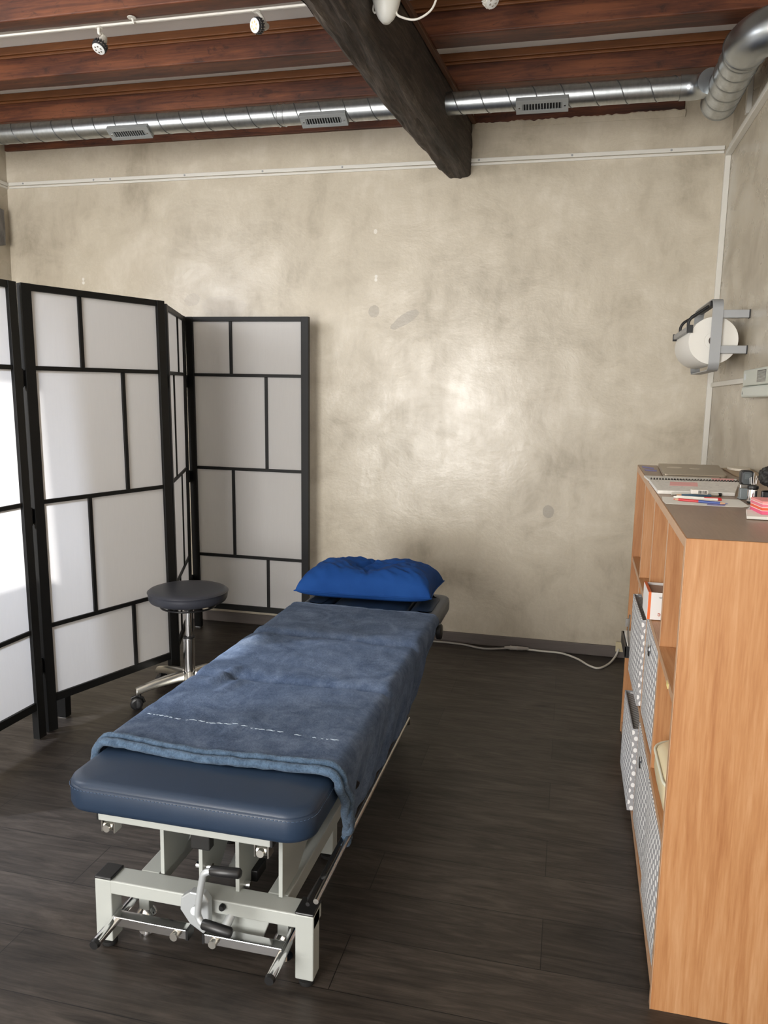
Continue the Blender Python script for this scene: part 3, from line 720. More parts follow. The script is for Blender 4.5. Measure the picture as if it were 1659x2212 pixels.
b = nb(); tube(b, [(-.716, -2.758, .3175), (-.712, -2.758, .318), (-.650, -2.755, .3205), (-.646, -2.755, .3207)], [.0095, .0115, .0115, .008], 16); obj('grip', b, M_black, h_, smooth=50)
b = nb(); tube(b, [(-.735, -2.764, .1905), (-.731, -2.764, .190), (-.666, -2.769, .1855), (-.662, -2.769, .185)], [.0095, .0115, .0115, .008], 16); obj('grip', b, M_black, h_, smooth=50)
b = nb(); tube(b, [(-.756, -2.760, .215), (-.775, -2.71, .185)], .009, 12); obj('crank_arm', b, M_silver, T, smooth=40)
# foot levers with wheels
for x, sx in ((-1.006, 1), (-.576, -1)):
    b = nb(); tube(b, [(x-.001*sx, -2.765, .088), (x, -2.54, .094)], .0115, 18); lv = obj('foot_lever', b, M_chrome, T, smooth=40)
    b = nb(); tube(b, [(x-.001*sx, -2.771, .0878), (x-.001*sx, -2.762, .0881)], [.0105, .0125], 16); obj('lever_cap', b, M_black, lv, smooth=40)
    xi = x+sx*.194
    b = nb(); box(b, min(x, xi), max(x, xi), -2.692, -2.664, .082, .106); obj('lever_crossbar', b, M_chrome, lv, bevel=.0015)
    b = nb(); box(b, xi-.003, xi+.003, -2.693, -2.663, .081, .107); obj('bar_end_cap', b, M_black, lv)
    b = nb(); lathe(b, [(.0095, -2.706), (.0105, -2.702), (.0095, -2.692)], (xi-sx*.028, 0, .093), 14, 'Y'); obj('lever_bolt', b, M_alu, lv, smooth=40)
    xw = x+sx*.030
    b = nb(); box(b, xw-.014, xw+.014, -2.605, -2.577, .070, .142); obj('wheel_post', b, M_greypaint, T, bevel=.002)
    b = nb(); lathe(b, [(.010, .045), (.024, .050), (.026, .056), (.022, .063), (.012, .072)], (xw, -2.591, 0), 24); lathe(b, [(.006, .002), (.006, .05)], (xw, -2.591, 0), 12); lathe(b, [(.02, .0008), (.02, .006)], (xw, -2.591, 0), 20); obj('levelling_foot', b, M_chrome, T, smooth=40)
# black adjusting knob under the head end
b = nb(); tube(b, [(-.52, -1.20, .425), (-.478, -1.20, .425)], .010, 12); tube(b, [(-.482, -1.20, .425), (-.478, -1.20, .425), (-.462, -1.20, .425), (-.458, -1.20, .425)], [.022, .027, .027, .022], 20, sy=1.2)
obj('knob', b, M_black, T, smooth=40)
b = nb(); tube(b, [(-.50, -2.42, .392), (-.474, -2.43, .385)], .011, 12); obj('knob', b, M_black, T, smooth=40)

# ------------------------------------------------------------------ blanket
BT = thing('blanket', 'blue fleece blanket spread over the middle of the treatment bed', 'blanket')
BY0, BY1 = -2.600, -1.222
prof = [(-1.104, .345), (-1.105, .40), (-1.104, .45)]
for k in range(7): a = pi-(pi/2)*k/6; prof.append((-1.072+.030*cos(a), .466+.028*sin(a)))
for k in range(1, 44): prof.append((-1.072+(.572)*k/44, .494))
for k in range(7): a = pi/2-(pi/2)*k/6; prof.append((-.500+.026*cos(a), .466+.028*sin(a)))
for k in range(1, 15): prof.append((-.474-.026*(k/14)**1.5, .466-.204*k/14))
def bl(j, t):
    x, z = prof[j]; drape = max(0, (.466-z)/.204) if x > -.6 else 0; dl = max(0, (.466-z)/.14) if x < -1.0 else 0
    y = BY0+(BY1-BY0)*t; y += (1-t)*drape*.15 + t*drape*(-.05)
    y += .006*sin(x*11+1)*(1-t)**6
    p = Vector((x, y, z))
    top_ = max(0, min(1, (z-.47)/.02))
    nz = noise.noise(Vector((x*5, y*4, 1)))*.006+noise.noise(Vector((x*14, y*12, 4)))*.004+noise.noise(Vector((x*30, y*26, 9)))*.0018
    p.z += top_*(nz+.003)
    for yc, dp, wd in ((-2.085+.02*(x+.8), .018, .015), (-1.633-.01*(x+.8), .019, .015)):
        d = y-yc; p.z -= top_*dp*exp(-(d/wd)**2); p.z += top_*.005*exp(-((d-.05)/.04)**2)
    # little folds near the left edge by the first crease
    for fx, fy, amp, r1, r2_ in ((-.985, -2.095, .034, .015, .050), (-.935, -2.165, .016, .013, .05), (-1.01, -2.16, .008, .03, .03), (-1.035, -1.70, .012, .02, .05), (-.80, -2.45, .006, .012, .08), (-.60, -1.70, .008, .07, .02), (-.86, -1.70, .007, .06, .018)):
        p.z += top_*amp*exp(-((x-fx-.25*(y-fy))/r1)**2-((y-fy)/r2_)**2)
    if drape > 0:
        k = min(1, drape*1.15)
        hump = 4*k*(1-.8*k)*.5
        p.x += hump*(.009*sin(y*27+1.2*sin(y*9))+.006*sin(y*61+drape*2))
        p.z += k*(.012*noise.noise(Vector((y*3.2, 0, 7))) + .150*max(0, (t-.70)/.30)**1.2)
        p.x += .003*noise.noise(Vector((y*18, z*9, 2)))
    if dl > 0: p.x -= dl*.006*sin(y*24)
    return p
NT = 150
b = nb(); grid = [[b.verts.new(bl(j, i/NT)) for j in range(len(prof))] for i in range(NT+1)]
for i in range(NT):
    for j in range(len(prof)-1): b.faces.new((grid[i][j], grid[i][j+1], grid[i+1][j+1], grid[i+1][j]))
o = obj('cloth', b, M_fleece, BT, smooth=180)
md = o.modifiers.new('thick', 'SOLIDIFY'); md.thickness = .006; md.offset = 1
md = o.modifiers.new('sub', 'SUBSURF'); md.levels = 1; md.render_levels = 1
# rolled hem (double roll at the near edge, single roll at the far edge)
for off, r_, lift in ((-.002, .0105, .002), (.018, .009, .009)):
    b = nb(); pts = [bl(j, 0)+Vector((0, off, 0)) for j in range(0, len(prof))]
    out = []
    for j, p in enumerate(pts):
        x, z = prof[j]; nrm = Vector((0, 0, 1)) if z > .49 else (Vector((1, 0, 0)) if x > -.6 else Vector((-1, 0, 0)))
        out.append(p+nrm*lift+Vector((0, 0, .0025*noise.noise(Vector((p.x*25, off*90, 0))))))
    if off < 0: out += [out[-1]+Vector((.001, .01, -.012)), out[-1]+Vector((.0, .03, -.028))]
    tube(b, out, [r_*(1+.18*noise.noise(Vector((k*.5, off*50, 1)))) for k in range(len(out))], 12); obj('hem', b, M_hem, BT, smooth=180)
b = nb(); tube(b, [bl(j, 1)+Vector((0, 0, .002 if prof[j][1] > .49 else 0)) for j in range(len(prof))], .007, 10); obj('hem', b, M_fleece, BT, smooth=180)
# bunched corner that hangs at the near right
b = nb(); pts = [bl(len(prof)-8, 0)+Vector((.004, .005, 0)), bl(len(prof)-4, 0)+Vector((.006, .008, -.006)), bl(len(prof)-1, 0)+Vector((.004, .0, -.005)), bl(len(prof)-1, 0)+Vector((.002, -.004, -.034))]
tube(b, smooth_path(pts, 6), [.010+.006*sin(k*.9)*.4+.003 for k in range(19)], 12); obj('bunched_corner', b, M_hem, BT, smooth=180)
# pale dashed line across the foot end
b = nb(); x = -1.062
while x < -.53:
    ln = random.uniform(.005, .026)
    if random.random() < (.85 if (x < -.97 or -.86 < x < -.68) else .45):
        y = -2.421-.035*(x+1.068)
        def zt(xx):
            j = min(range(10, 54), key=lambda q_: abs(prof[q_][0]-xx)); return bl(j, (y-BY0)/(BY1-BY0)).z
        z_ = max(zt(x), zt(x+ln/2), zt(x+ln))
        seg_ = [Vector((x+ln*k/4, y+.0015*sin(k*2+x*90), z_+.0062)) for k in range(5)]
        tube(b, seg_, [.0006, .0014, .0018, .0013, .0006], 6, sy=.5)
    x += ln+random.uniform(.001, .007)
obj('pressed_line', b, M_dash, BT)['label'] = 'pale dashed line across the fleece'

# ------------------------------------------------------------------ pillow
b = nb(); NU, NV = 72, 44; px, py, hw, hd = -.825, -.925, .298, .172
def pil(u_, v_, side):
    uu, vv = u_, v_
    # outline pinched along the sides, pointed at the corners
    ox = hw*uu*(1-.045*(1-vv*vv)); oy = hd*vv*(1-.05*(1-uu*uu))
    e = max(0, (1-abs(uu)**4.0))**.40*max(0, (1-abs(vv)**3.2))**.42
    z = .0
    if side > 0:
        z = .126*e
        dd = ((uu+.02)/.30)**2+((vv+.10)/.50)**2; z -= .042*exp(-dd)
        z -= .020*exp(-((uu+.16-.28*(vv-.1))/.035)**2)*exp(-((vv-.35)/.5)**2)
        z -= .017*exp(-((vv-.03-.5*(uu-.2))/.07)**2)*exp(-((uu-.22)/.26)**2)
        z -= .016*exp(-((uu+.03+.22*(vv+.4))/.028)**2)*exp(-((vv+.45)/.28)**2)
        z += e*(.010*noise.noise(Vector((uu*3.2, vv*2.4, 1)))+.009*noise.noise(Vector((uu*9+vv*5, vv*5, 5)))+.004*noise.noise(Vector((uu*20-vv*9, vv*8, 2))))
        ed = max(abs(uu), abs(vv)); z += .004*sin((uu*30 if abs(vv) > abs(uu) else vv*18))*max(0, ed-.72)*2*e
    else: z = -.030*e
    sag = .012*(1-abs(uu))          # rests flat
    p = Vector((px+ox, py+oy+.020*uu, .515+z+.006*(1-e)))
    p.z += .010*max(0, abs(uu*vv)-.6)+.012*uu*-1*0
    return p
for side in (1, -1):
    g = [[b.verts.new(pil(-1+2*i/NU, -1+2*j/NV, side)) for j in range(NV+1)] for i in range(NU+1)]
    for i in range(NU):
        for j in range(NV):
            f = (g[i][j], g[i+1][j], g[i+1][j+1], g[i][j+1]); b.faces.new(f if side > 0 else f[::-1])
bmesh.ops.remove_doubles(b, verts=b.verts, dist=.0005)
PT = thing('pillow', 'plump royal blue pillow with a dent, on head end of the bed', 'pillow')
o = obj('cushion', b, M_pillow, PT, smooth=180); md = o.modifiers.new('sub', 'SUBSURF'); md.levels = 1; md.render_levels = 1
b = nb(); e_ = [pil(-1+2*i/40, -1, 1) for i in range(41)]+[pil(1, -1+2*i/24, 1) for i in range(1, 25)]+[pil(1-2*i/40, 1, 1) for i in range(1, 41)]+[pil(-1, 1-2*i/24, 1) for i in range(1, 24)]
tube(b, e_, .0028, 6, closed=True); obj('seam', b, M_pillow, PT, smooth=180)

# ------------------------------------------------------------------ bookcase
KY0, KY1 = -2.530, -.970                     # near and far end
def kx(y): return .246+.026*(y-KY0)/(KY1-KY0)  # front face
def kz(y, z): return z+(.032*(z/1.08))*(y-KY0)/(KY1-KY0)   # top runs very slightly uphill to the far end
KB = XR-.004
T = thing('bookcase', 'beech veneer bookcase with twelve open compartments along the right wall', 'bookcase', (0, 0, 0))
def slab(name, y0, y1, z0, z1, mat, xin=.0, x1=None, edge=None):
    b = nb(); x1 = KB if x1 is None else x1
    vs = [b.verts.new(((kx(y)+xin if fx == 0 else x1), y, kz(y, z))) for fx in (0, 1) for y in (y0, y1) for z in (z0, z1)]
    for f in ((0,1,3,2),(4,6,7,5),(0,4,5,1),(2,3,7,6),(0,2,6,4),(1,5,7,3)): b.faces.new([vs[i] for i in f])
    o = obj(name, b, mat, T, bevel=.001, bseg=1)
    if edge:
        b = nb(); vs = [b.verts.new((kx(y)+xin-(.0012 if fx == 0 else 0), y, kz(y, z))) for fx in (0, 1) for y in (y0, y1) for z in (z0, z1)]
        for f in ((0,1,3,2),(4,6,7,5),(0,4,5,1),(2,3,7,6),(0,2,6,4),(1,5,7,3)): b.faces.new([vs[i] for i in f])
        obj('edging', b, M_edge, o)
    return o
q = N('grey_brown_worn_top'); f = q.noise(q.obj((1, 1, 1)), 4, 4); fl = q.noise(q.obj((14, 1.4, 1), (0, 0, .5)), 12, 3)
q.set(Base_Color=q.ramp(q.math('ADD', q.math('MULTIPLY', f, .5), q.math('MULTIPLY', fl, .5)), [(.35, (.25, .165, .11)), (.65, (.31, .21, .145))]), Roughness=.34); M_top = q.m
slab('top_panel', KY0+.022, KY1-.022, 1.058, 1.080, M_beechY, edge=True)
b = nb(); vs = [b.verts.new((x, y, kz(y, 1.0800)+.0008)) for x, y in ((kx(KY0)+.0015, KY0+.0015), (KB, KY0+.0015), (KB, KY1-.001), (kx(KY1)+.0015, KY1-.001))]; b.faces.new(vs)
r_ = bmesh.ops.extrude_face_region(b, geom=b.faces[:]); bmesh.ops.translate(b, verts=[v_ for v_ in r_['geom'] if isinstance(v_, bmesh.types.BMVert)], vec=(0, 0, .0004))
obj('top_surface', b, M_top, T)['label'] = 'grey-brown satin top face'
slab('side_panel', KY0, KY0+.022, 0, 1.080, M_beechZ, edge=True)
slab('side_panel', KY1-.022, KY1, 0, 1.080, M_beechZ, edge=False)
slab('shelf', KY0+.022, KY1-.022, .705, .724, M_beechY, .004, edge=True)
slab('shelf', KY0+.022, KY1-.022, .372, .391, M_beechY, .004, edge=True)
slab('bottom_shelf', KY0+.022, KY1-.022, .016, .042, M_beechY, .004, edge=True)
slab('plinth', KY0+.022, KY1-.022, 0.0, .016, M_beechY, .012)
b = nb(); box(b, KB-.010, KB-.002, KY0+.023, KY1-.023, .03, 1.05); obj('back_panel', b, M_beechZ, T)
DV = [-2.135, -1.745, -1.358]
for z0, z1 in ((.724, 1.058), (.391, .705), (.042, .372)):
    for y in DV: slab('divider', y-.009, y+.009, z0, z1, M_beechZ, .006, KB-.011, edge=True)

# fabric bins
def bin_(y0, y1, z0, h, out, label, handle, depth=.30):
    xf = kx((y0+y1)/2)-out; T = thing('storage_bin', label, 'storage bin', (xf, (y0+y1)/2, z0), 'polka dot bins in the bookcase')
    z1 = z0+h; xb = xf+depth
    b = nb(); ny, nz = 10, 10
    # bowed front, straight back, hollow
    def wallpt(s, t, ins):
        # s around perimeter 0..4 (front, far side, back, near side)
        k = int(s) % 4; u_ = s-int(s)
        x0, x1_, a0, a1 = xf+ins, xb-ins, y0+ins, y1-ins
        if k == 0: x, y = x0, a0+(a1-a0)*u_
        elif k == 1: x, y = x0+(x1_-x0)*u_, a1
        elif k == 2: x, y = x1_, a1-(a1-a0)*u_
        else: x, y = x1_-(x1_-x0)*u_, a0
        bow = .016*sin(pi*t)*(sin(pi*u_) if k == 0 else 0)
        return Vector((x-bow+.004*sin(pi*t)*(k == 0), y, z0+.001+(h)*t))
    SS = 40
    for ins in (0, .004):
        rg = []
        for i in range(nz+1):
            rg.append([b.verts.new(wallpt(4*k/SS, (i/nz if ins == 0 else .02+.98*i/nz), ins)) for k in range(SS)])
        for a, c in zip(rg, rg[1:]):
            for k in range(SS):
                f = (a[k], a[(k+1) % SS], c[(k+1) % SS], c[k]); b.faces.new(f)
        b.faces.new(rg[0])
        if ins == 0: outer = rg[-1]
        else:
            for k in range(SS): b.faces.new((outer[k], outer[(k+1) % SS], rg[-1][(k+1) % SS], rg[-1][k]))
    o = obj('body', b, M_dots, T, smooth=50); sub(o, *T.location)
    # soft lid panel just below the rim
    b = nb(); box(b, xf+.006, xb-.006, y0+.006, y1-.006, z1-.010, z1-.005); o = obj('lining', b, M_dots2, T); sub(o, *T.location)
    b = nb(); path = [wallpt(4*k/SS, 1, .002) for k in range(SS)]; tube(b, path, .0035, 6, closed=True); o = obj('rim', b, M_dots, T, smooth=180); sub(o, *T.location)
    if handle:
        yc = (y0+y1)/2; zc = z1-.05; xs = wallpt(.5, .82, 0).x
        b = nb(); lathe(b, [(.0005, 0), (.016, 0), (.018, -.002), (.016, -.004), (.011, -.004), (.011, -.001), (.0005, -.001)], (0, 0, 0), 24, 'X', cap=False)
        bmesh.ops.translate(b, verts=b.verts, vec=(xs-.0005, yc, zc)); o = obj('eyelet', b, M_chrome, T, smooth=40); sub(o, *T.location)
        b = nb(); lathe(b, [(.0005, -.003), (.0105, -.003), (.0105, -.002)], (xs-.0005, yc, zc), 20, 'X'); o = obj('hole_shade', b, M_rubber, T); sub(o, *T.location)  # black disc stands in for the shade inside the eyelet
zsh = lambda y, z: kz(y, z)+.0008
def bay(k):   # k = 0 nearest .. 3 farthest
    e = [KY0+.022]+[d for d in DV]+[KY1-.022]; return e[k]+(.009 if k else 0)+.010, e[k+1]-(.009 if k < 3 else 0)-.010
y0, y1 = bay(2); bin_(y0, y1, zsh(y1, .391), .278, .010, 'polka-dot fabric bin sticking out of the middle row, behind the knitted pouch', False)
y0, y1 = bay(1); bin_(y0, y1, zsh(y1, .391), .306, -.008, 'polka-dot fabric bin with eyelet, flush in the middle row below the white box', True)
y0, y1 = bay(2); bin_(y0, y1, zsh(y1, .042), .275, .016, 'polka-dot fabric bin sticking out of the bottom row, farthest from camera', False)
y0, y1 = bay(1); bin_(y0, y1, zsh(y1, .042), .318, -.006, 'polka-dot fabric bin with black eyelet, in middle of the bottom row', True)
y0, y1 = bay(0); bin_(y0, y1, zsh(y1, .042), .320, -.004, 'polka-dot fabric bin in the bottom row, nearest the camera', False)
# knitted pouch with zip, standing in the far middle compartment
y0, y1 = bay(3); zz = zsh(y0+.1, .391)
T = thing('knitted_pouch', 'beige knitted pouch with zip, beside the bin in the far middle compartment', 'pouch', (kx(y0)+.072, y0+.05, zz))
b = nb(); bmesh.ops.create_uvsphere(b, u_segments=24, v_segments=16, radius=1)
for v_ in b.verts:
    c = v_.co; k = 4; s = (abs(c.x)**k+abs(c.y)**k+abs(c.z)**k)**(-1/k) if c.length > 0 else 1
    v_.co = Vector((c.x*s*.075, c.y*s*.036, c.z*s*.115+.1152))
o = obj('bag', b, M_knit, T, smooth=180)
b = nb(); tube(b, [(-.080, .0, .06), (-.087, 0, .12), (-.084, 0, .18)], .003, 6); box(b, -.098, -.086, -.004, .004, .135, .165); obj('zip', b, M_steel, T)
T = thing('desk_tray', 'black tray holding a white card, sticking out of the far middle compartment', 'tray', (kx(-1.16)-.022, -1.150, zsh(-1.0, .391)))
b = nb(); box(b, 0, .20, -.105, .105, 0, .004); box(b, 0, .005, -.105, .105, .004, .045); box(b, .195, .2, -.105, .105, .004, .045); box(b, 0, .2, -.105, -.101, .004, .045); box(b, 0, .2, .101, .105, .004, .045)
obj('tray_shell', b, M_black, T, bevel=.001)
b = nb(); box(b, .010, .17, -.085, .090, .006, .052); obj('card', b, M_paper, T)
# white box with orange stripe in the top row
zz = zsh(-1.8, .724)
T = thing('cardboard_box', 'white box with orange stripe in the top row of the bookcase', 'box', (kx(-1.9)-.010, -1.905, zsh(-1.77, .724)))
q = N('white_box_print'); s3 = q.sep(q.obj()); st = q.math('LESS_THAN', s3[0], .0085)
q.set(Base_Color=q.mix(q.math('MULTIPLY', st, q.math('GREATER_THAN', s3[0], .0008)), (.82, .80, .78), (.80, .16, .03)), Roughness=.55); M_boxp = q.m
b = nb(); X1, Y1, Z1, th = .16, .135, .080, .002
box(b, 0, X1, 0, th, 0, Z1); box(b, 0, X1, Y1-th, Y1, 0, Z1); box(b, 0, th, th, Y1-th, 0, Z1); box(b, X1-th, X1, th, Y1-th, 0, Z1); box(b, th, X1-th, th, Y1-th, 0, th)
obj('carton', b, M_boxp, T)
b = nb(); box(b, .004, X1-.004, .004, Y1-.004, Z1-.010, Z1-.007); obj('inner_flap', b, plain('brown_board', (.36, .25, .19), .8), T)
b = nb(); box(b, .001, .0085, .001, Y1, Z1, Z1+.0015); obj('orange_flap', b, plain('orange_print', (.62, .12, .03), .6), T)
def text(body, size, M_, mat, parent, name='lettering'):
    c = bpy.data.curves.new(name, 'FONT'); c.body = body; c.size = size; c.extrude = .0002; c.resolution_u = 3
    o = bpy.data.objects.new('tmp', c); COL.objects.link(o)
    dg = bpy.context.evaluated_depsgraph_get(); me = bpy.data.meshes.new_from_object(o.evaluated_get(dg)); bpy.data.objects.remove(o); bpy.data.curves.remove(c)
    me.transform(M_); me.name = name; r = bpy.data.objects.new(name, me); COL.objects.link(r); me.materials.append(mat); r.parent = parent; return r
M_print = plain('red_brown_print', (.42, .07, .025), .6); M_ink = plain('black_ink', (.02, .02, .022), .6)
# upright text would face -y; the carton stands upside down, so turn it by 180 degrees
text('File', .019, Matrix.Translation((.055, -.0004, .020)) @ Matrix.Rotation(pi/2, 4, 'X') @ Matrix.Rotation(pi, 4, 'Z'), M_print, T)
text('pcs.', .009, Matrix.Translation((.043, -.0004, .068)) @ Matrix.Rotation(pi/2, 4, 'X') @ Matrix.Rotation(pi, 4, 'Z'), M_ink, T)
# cream tub in the nearest middle compartment
y0, y1 = bay(0)
T = thing('plastic_tub', 'cream plastic tub with rounded ends in the nearest middle compartment', 'tub', (kx(-2.33)+.092, -2.325, zsh(-2.3, .391)))
b = nb(); rs = []
for ins, z in ((.035, 0), (.018, .004), (.006, .02), (0, .05), (0, .08), (.004, .098), (.016, .108), (.03, .112)):
    rs.append([b.verts.new((x, y, z)) for x, y in rrect(-.088+ins, .12-ins, -.150+ins, .15-ins, .07-ins*.5, 8)])
for a, c in zip(rs, rs[1:]):
    for i in range(len(a)): b.faces.new((a[i], a[(i+1) % len(a)], c[(i+1) % len(a)], c[i]))
b.faces.new(rs[0][::-1]); b.faces.new(rs[-1]); obj('body', b, M_cream, T, smooth=60)
b = nb(); tube(b, [Vector((x*1.004, y*1.004, .095)) for x, y in rrect(-.088, .12, -.15, .15, .07, 8)], .004, 8, closed=True); obj('rim', b, plain('pale_green_cream', (.72, .72, .58), .4), T, smooth=180)
b = nb(); box(b, kx(-2.39)+.0010, kx(-2.39)+.0026, -2.40, -2.376, .708, .720); tag(obj('shelf_edge_patch', b, plain('pale_yellow_patch', (.75, .66, .28), .6)), 'small pale yellow patch on the edge of the upper shelf', 'sticker')  # small pale yellow patch on the shelf's front edge

# ------------------------------------------------------------------ things on the bookcase top
def zt(y): return kz(y, 1.08)+.0014
def quad_slab(name, pts, th, mat, lift=0, parent=None, bevel=.0005):
    b = nb(); lo = [b.verts.new((x, y, zt(y)+lift)) for x, y in pts]; hi = [b.verts.new((x, y, zt(y)+lift+th)) for x, y in pts]; n_ = len(pts)
    b.faces.new(lo[::-1]); b.faces.new(hi)
    for i in range(n_): b.faces.new((lo[i], lo[(i+1) % n_], hi[(i+1) % n_], hi[i]))
    return obj(name, b, mat, parent, bevel=bevel)
# laptop
T = thing('laptop', 'closed champagne-grey laptop on the far end of the bookcase', 'laptop')
M_lap = plain('champagne_aluminium', (.42, .36, .28), .38, .6); lp = [(.343, -1.030), (.322, -1.408), (.528, -1.396), (.565, -1.012)]
def inset_round(pts, r, n=5):
    out = []
    for i in range(len(pts)):
        p = Vector(pts[i]); a = Vector(pts[i-1]); c = Vector(pts[(i+1) % len(pts)]); d1 = (a-p).normalized()*r; d2 = (c-p).normalized()*r
        for k in range(n+1): t = k/n; out.append(tuple((p+d1)*(1-t)**2+p*2*t*(1-t)+(p+d2)*t*t))
    return out
quad_slab('base', inset_round(lp, .014), .007, M_lap, .001, T, .001); lid = quad_slab('lid', inset_round(lp, .014), .005, M_lap, .0088, T, .001)
M_lapdec = plain('pale_sticker', (.62, .55, .45), .5)
def ell(cx, cy, rx, ry, n=20, rot=0): return [(cx+rx*cos(2*pi*k/n)*cos(rot)-ry*sin(2*pi*k/n)*sin(rot), cy+rx*cos(2*pi*k/n)*sin(rot)+ry*sin(2*pi*k/n)*cos(rot)) for k in range(n)]
quad_slab('sticker', ell(.385, -1.175, .027, .030), .0003, M_lapdec, .0139, lid, 0); quad_slab('sticker', ell(.452, -1.19, .018, .022), .0003, M_lapdec, .0139, lid, 0)
b = nb(); lathe(b, [(.002, -.001), (.002, .001)], (.505, -1.398, zt(-1.4)+.005), 8, 'Y'); obj('port', b, M_rubber, T)
# rounded tan folder and white oval pad behind it
tag(quad_slab('desk_mat', inset_round([(.576, -1.30), (.676, -1.30), (.676, -.99), (.578, -.99)], .05), .003, plain('tan_board', (.42, .31, .20), .5), .0004), 'tan rounded board on the bookcase top between laptop and wall', 'mat')
tag(quad_slab('oval_pad', ell(.628, -1.06, .040, .058), .008, plain('ivory_pad', (.70, .64, .54), .5), .004), 'flat ivory oval pad on the tan board by wall', 'pad')
# spiral diary
T = thing('spiral_diary', 'open spiral-bound diary with pink sticky notes on the bookcase top', 'diary')
upper = [(.257, -1.425), (.262, -1.545), (.536, -1.525), (.552, -1.420)]; lower = [(.260, -1.575), (.258, -1.850), (.470, -1.830), (.536, -1.548)]
M_page = plain('grey_white_page', (.76, .74, .70), .75, var=.06, vs=45)
quad_slab('page', upper, .006, M_page, .0006, T); quad_slab('page', lower, .010, M_page, .0006, T)
b = nb()
for k in range(30):
    t = k/29; x = .268+t*.264; y = -1.560+.024*t
    tube(b, [Vector((x, y+.017*cos(a), zt(y)+.0075+.0062*sin(a))) for a in [pi*j/8 for j in range(9)]], .0017, 6)
obj('spiral', b, M_black, T, smooth=180)
for pts in ([(.318, -1.625), (.400, -1.616), (.387, -1.716), (.305, -1.725)],): quad_slab('sticky_note', pts, .0006, M_pink, .0110, T, 0)
quad_slab('sticky_note', [(.471, -1.430), (.542, -1.424), (.533, -1.498), (.463, -1.503)], .0006, M_pink, .0070, T, 0)
b = nb()
for rows, (xa, xb), (ya, yb), zl in ((7, (.275, .46), (-1.60, -1.80), .0108), (4, (.28, .46), (-1.44, -1.52), .0068)):
    for k in range(rows):
        y = ya+(yb-ya)*k/(rows-1); x = xa
        while x < xb:
            l = random.uniform(.006, .02); box(b, x, min(x+l, xb), y-.0006, y+.0006, zt(y)+zl, zt(y)+zl+.0002); x += l+random.uniform(.004, .03)
obj('handwriting', b, plain('pencil_grey', (.35, .34, .34), .8), T)
# violet notes at the far corner
tag(quad_slab('sticky_note', [(.283, -1.025), (.322, -1.085), (.318, -1.135), (.281, -1.085)], .0008, M_purple, .0004), 'violet sticky note at far corner of the bookcase top', 'note', 'violet notes')
tag(quad_slab('sticky_note', [(.282, -1.150), (.325, -1.165), (.320, -1.215), (.280, -1.200)], .0008, M_purple, .0004), 'violet sticky note between far corner note and the open diary', 'note', 'violet notes')
# paper strip, pens
tag(quad_slab('paper_sheet', [(.263, -1.914), (.256, -2.000), (.259, -2.052), (.448, -2.052), (.468, -2.030), (.468, -1.902)], .0010, M_paper, .0004), 'white paper sheet under red pen and two-colour pencil', 'paper')
tag(quad_slab('sticky_note', [(.369, -2.012), (.360, -2.048), (.403, -2.050), (.414, -2.014)], .0006, M_purple, .0016), 'violet sticky note on white paper sheet under the pencil tip', 'note', 'violet notes')
def pencil(name, label, cat, a, c, r, bands, tips, lift, facets=6):
    T = thing(name, label, cat, (0, 0, 0)); A = Vector((a[0], a[1], zt(a[1])+lift+r)); Cc = Vector((c[0], c[1], zt(c[1])+lift+r))
    for nm, t0, t1, r0, r1, mt in bands+tips:
        b = nb(); tube(b, [A.lerp(Cc, t0), A.lerp(Cc, t1)], [r*r0, r*r1], facets); obj(nm, b, mt, T, smooth=40 if facets > 6 else None)
    return T
M_red = plain('red_lacquer', (.55, .02, .025), .35); M_blue = plain('blue_lacquer', (.03, .07, .30), .35); M_wood2 = plain('bare_wood', (.62, .36, .22), .7); M_bluep = plain('steel_blue_lacquer', (.08, .16, .25), .4)
pencil('pencil', 'two-colour pencil, red half and blue half, on white paper sheet', 'pencil', (.285, -1.983), (.416, -2.030), .0036,
       [('red_half', .10, .47, 1, 1, M_red), ('blue_half', .47, .86, 1, 1, M_blue)], [('sharpened_tip', .03, .10, .45, 1, M_wood2), ('lead', 0, .03, .1, .45, M_red), ('sharpened_tip', .86, .95, 1, .4, M_wood2), ('lead', .95, 1, .4, .1, M_blue)], .0015)
PEN = pencil('pen', 'white ballpoint pen with red clip end, behind the two-colour pencil', 'pen', (.291, -1.937), (.413, -1.956), .0042,
       [('barrel', .08, .92, 1, 1, M_paper), ('button', .92, 1, .8, .7, M_red)], [('tip', 0, .08, .3, 1, M_paper)], .0015, 12)
b = nb(); box(b, .368, .410, -1.9575, -1.9525, zt(-1.955)+.0090, zt(-1.955)+.0108); obj('clip', b, M_red, PEN)
pencil('pencil', 'steel-blue pencil lying under the barcoded eraser', 'pencil', (.300, -1.888), (.400, -1.868), .0036, [('shaft', .18, 1, 1, 1, M_bluep)], [('sharpened_tip', .05, .18, .35, 1, M_wood2), ('lead', 0, .05, .1, .35, M_ink)], .0004)
M_clear = plain('pale_clear_plastic', (.62, .60, .54), .2)
pencil('pen', 'pale clear pen with black cap end, lying along the diary edge', 'pen', (.295, -1.866), (.432, -1.838), .0040, [('barrel', 0, .94, 1, 1, M_clear), ('cap', .94, 1, 1.2, 1.2, M_black)], [], .0004, 12)
T = thing('eraser', 'white eraser with printed barcode, lying on the steel-blue pencil', 'eraser', (.367, -1.876, zt(-1.876)+.0078))
b = nb(); box(b, -.023, .023, -.010, .012, 0, .013); obj('block', b, plain('white_rubber', (.80, .76, .70), .6), T, bevel=.003)
b = nb(); x = -.004
while x < .017: wv = random.choice((.0007, .0013, .002)); box(b, x, x+wv, -.01035, -.0100, .0025, .011); x += wv+random.choice((.0008, .0014))
obj('barcode', b, M_ink, T)
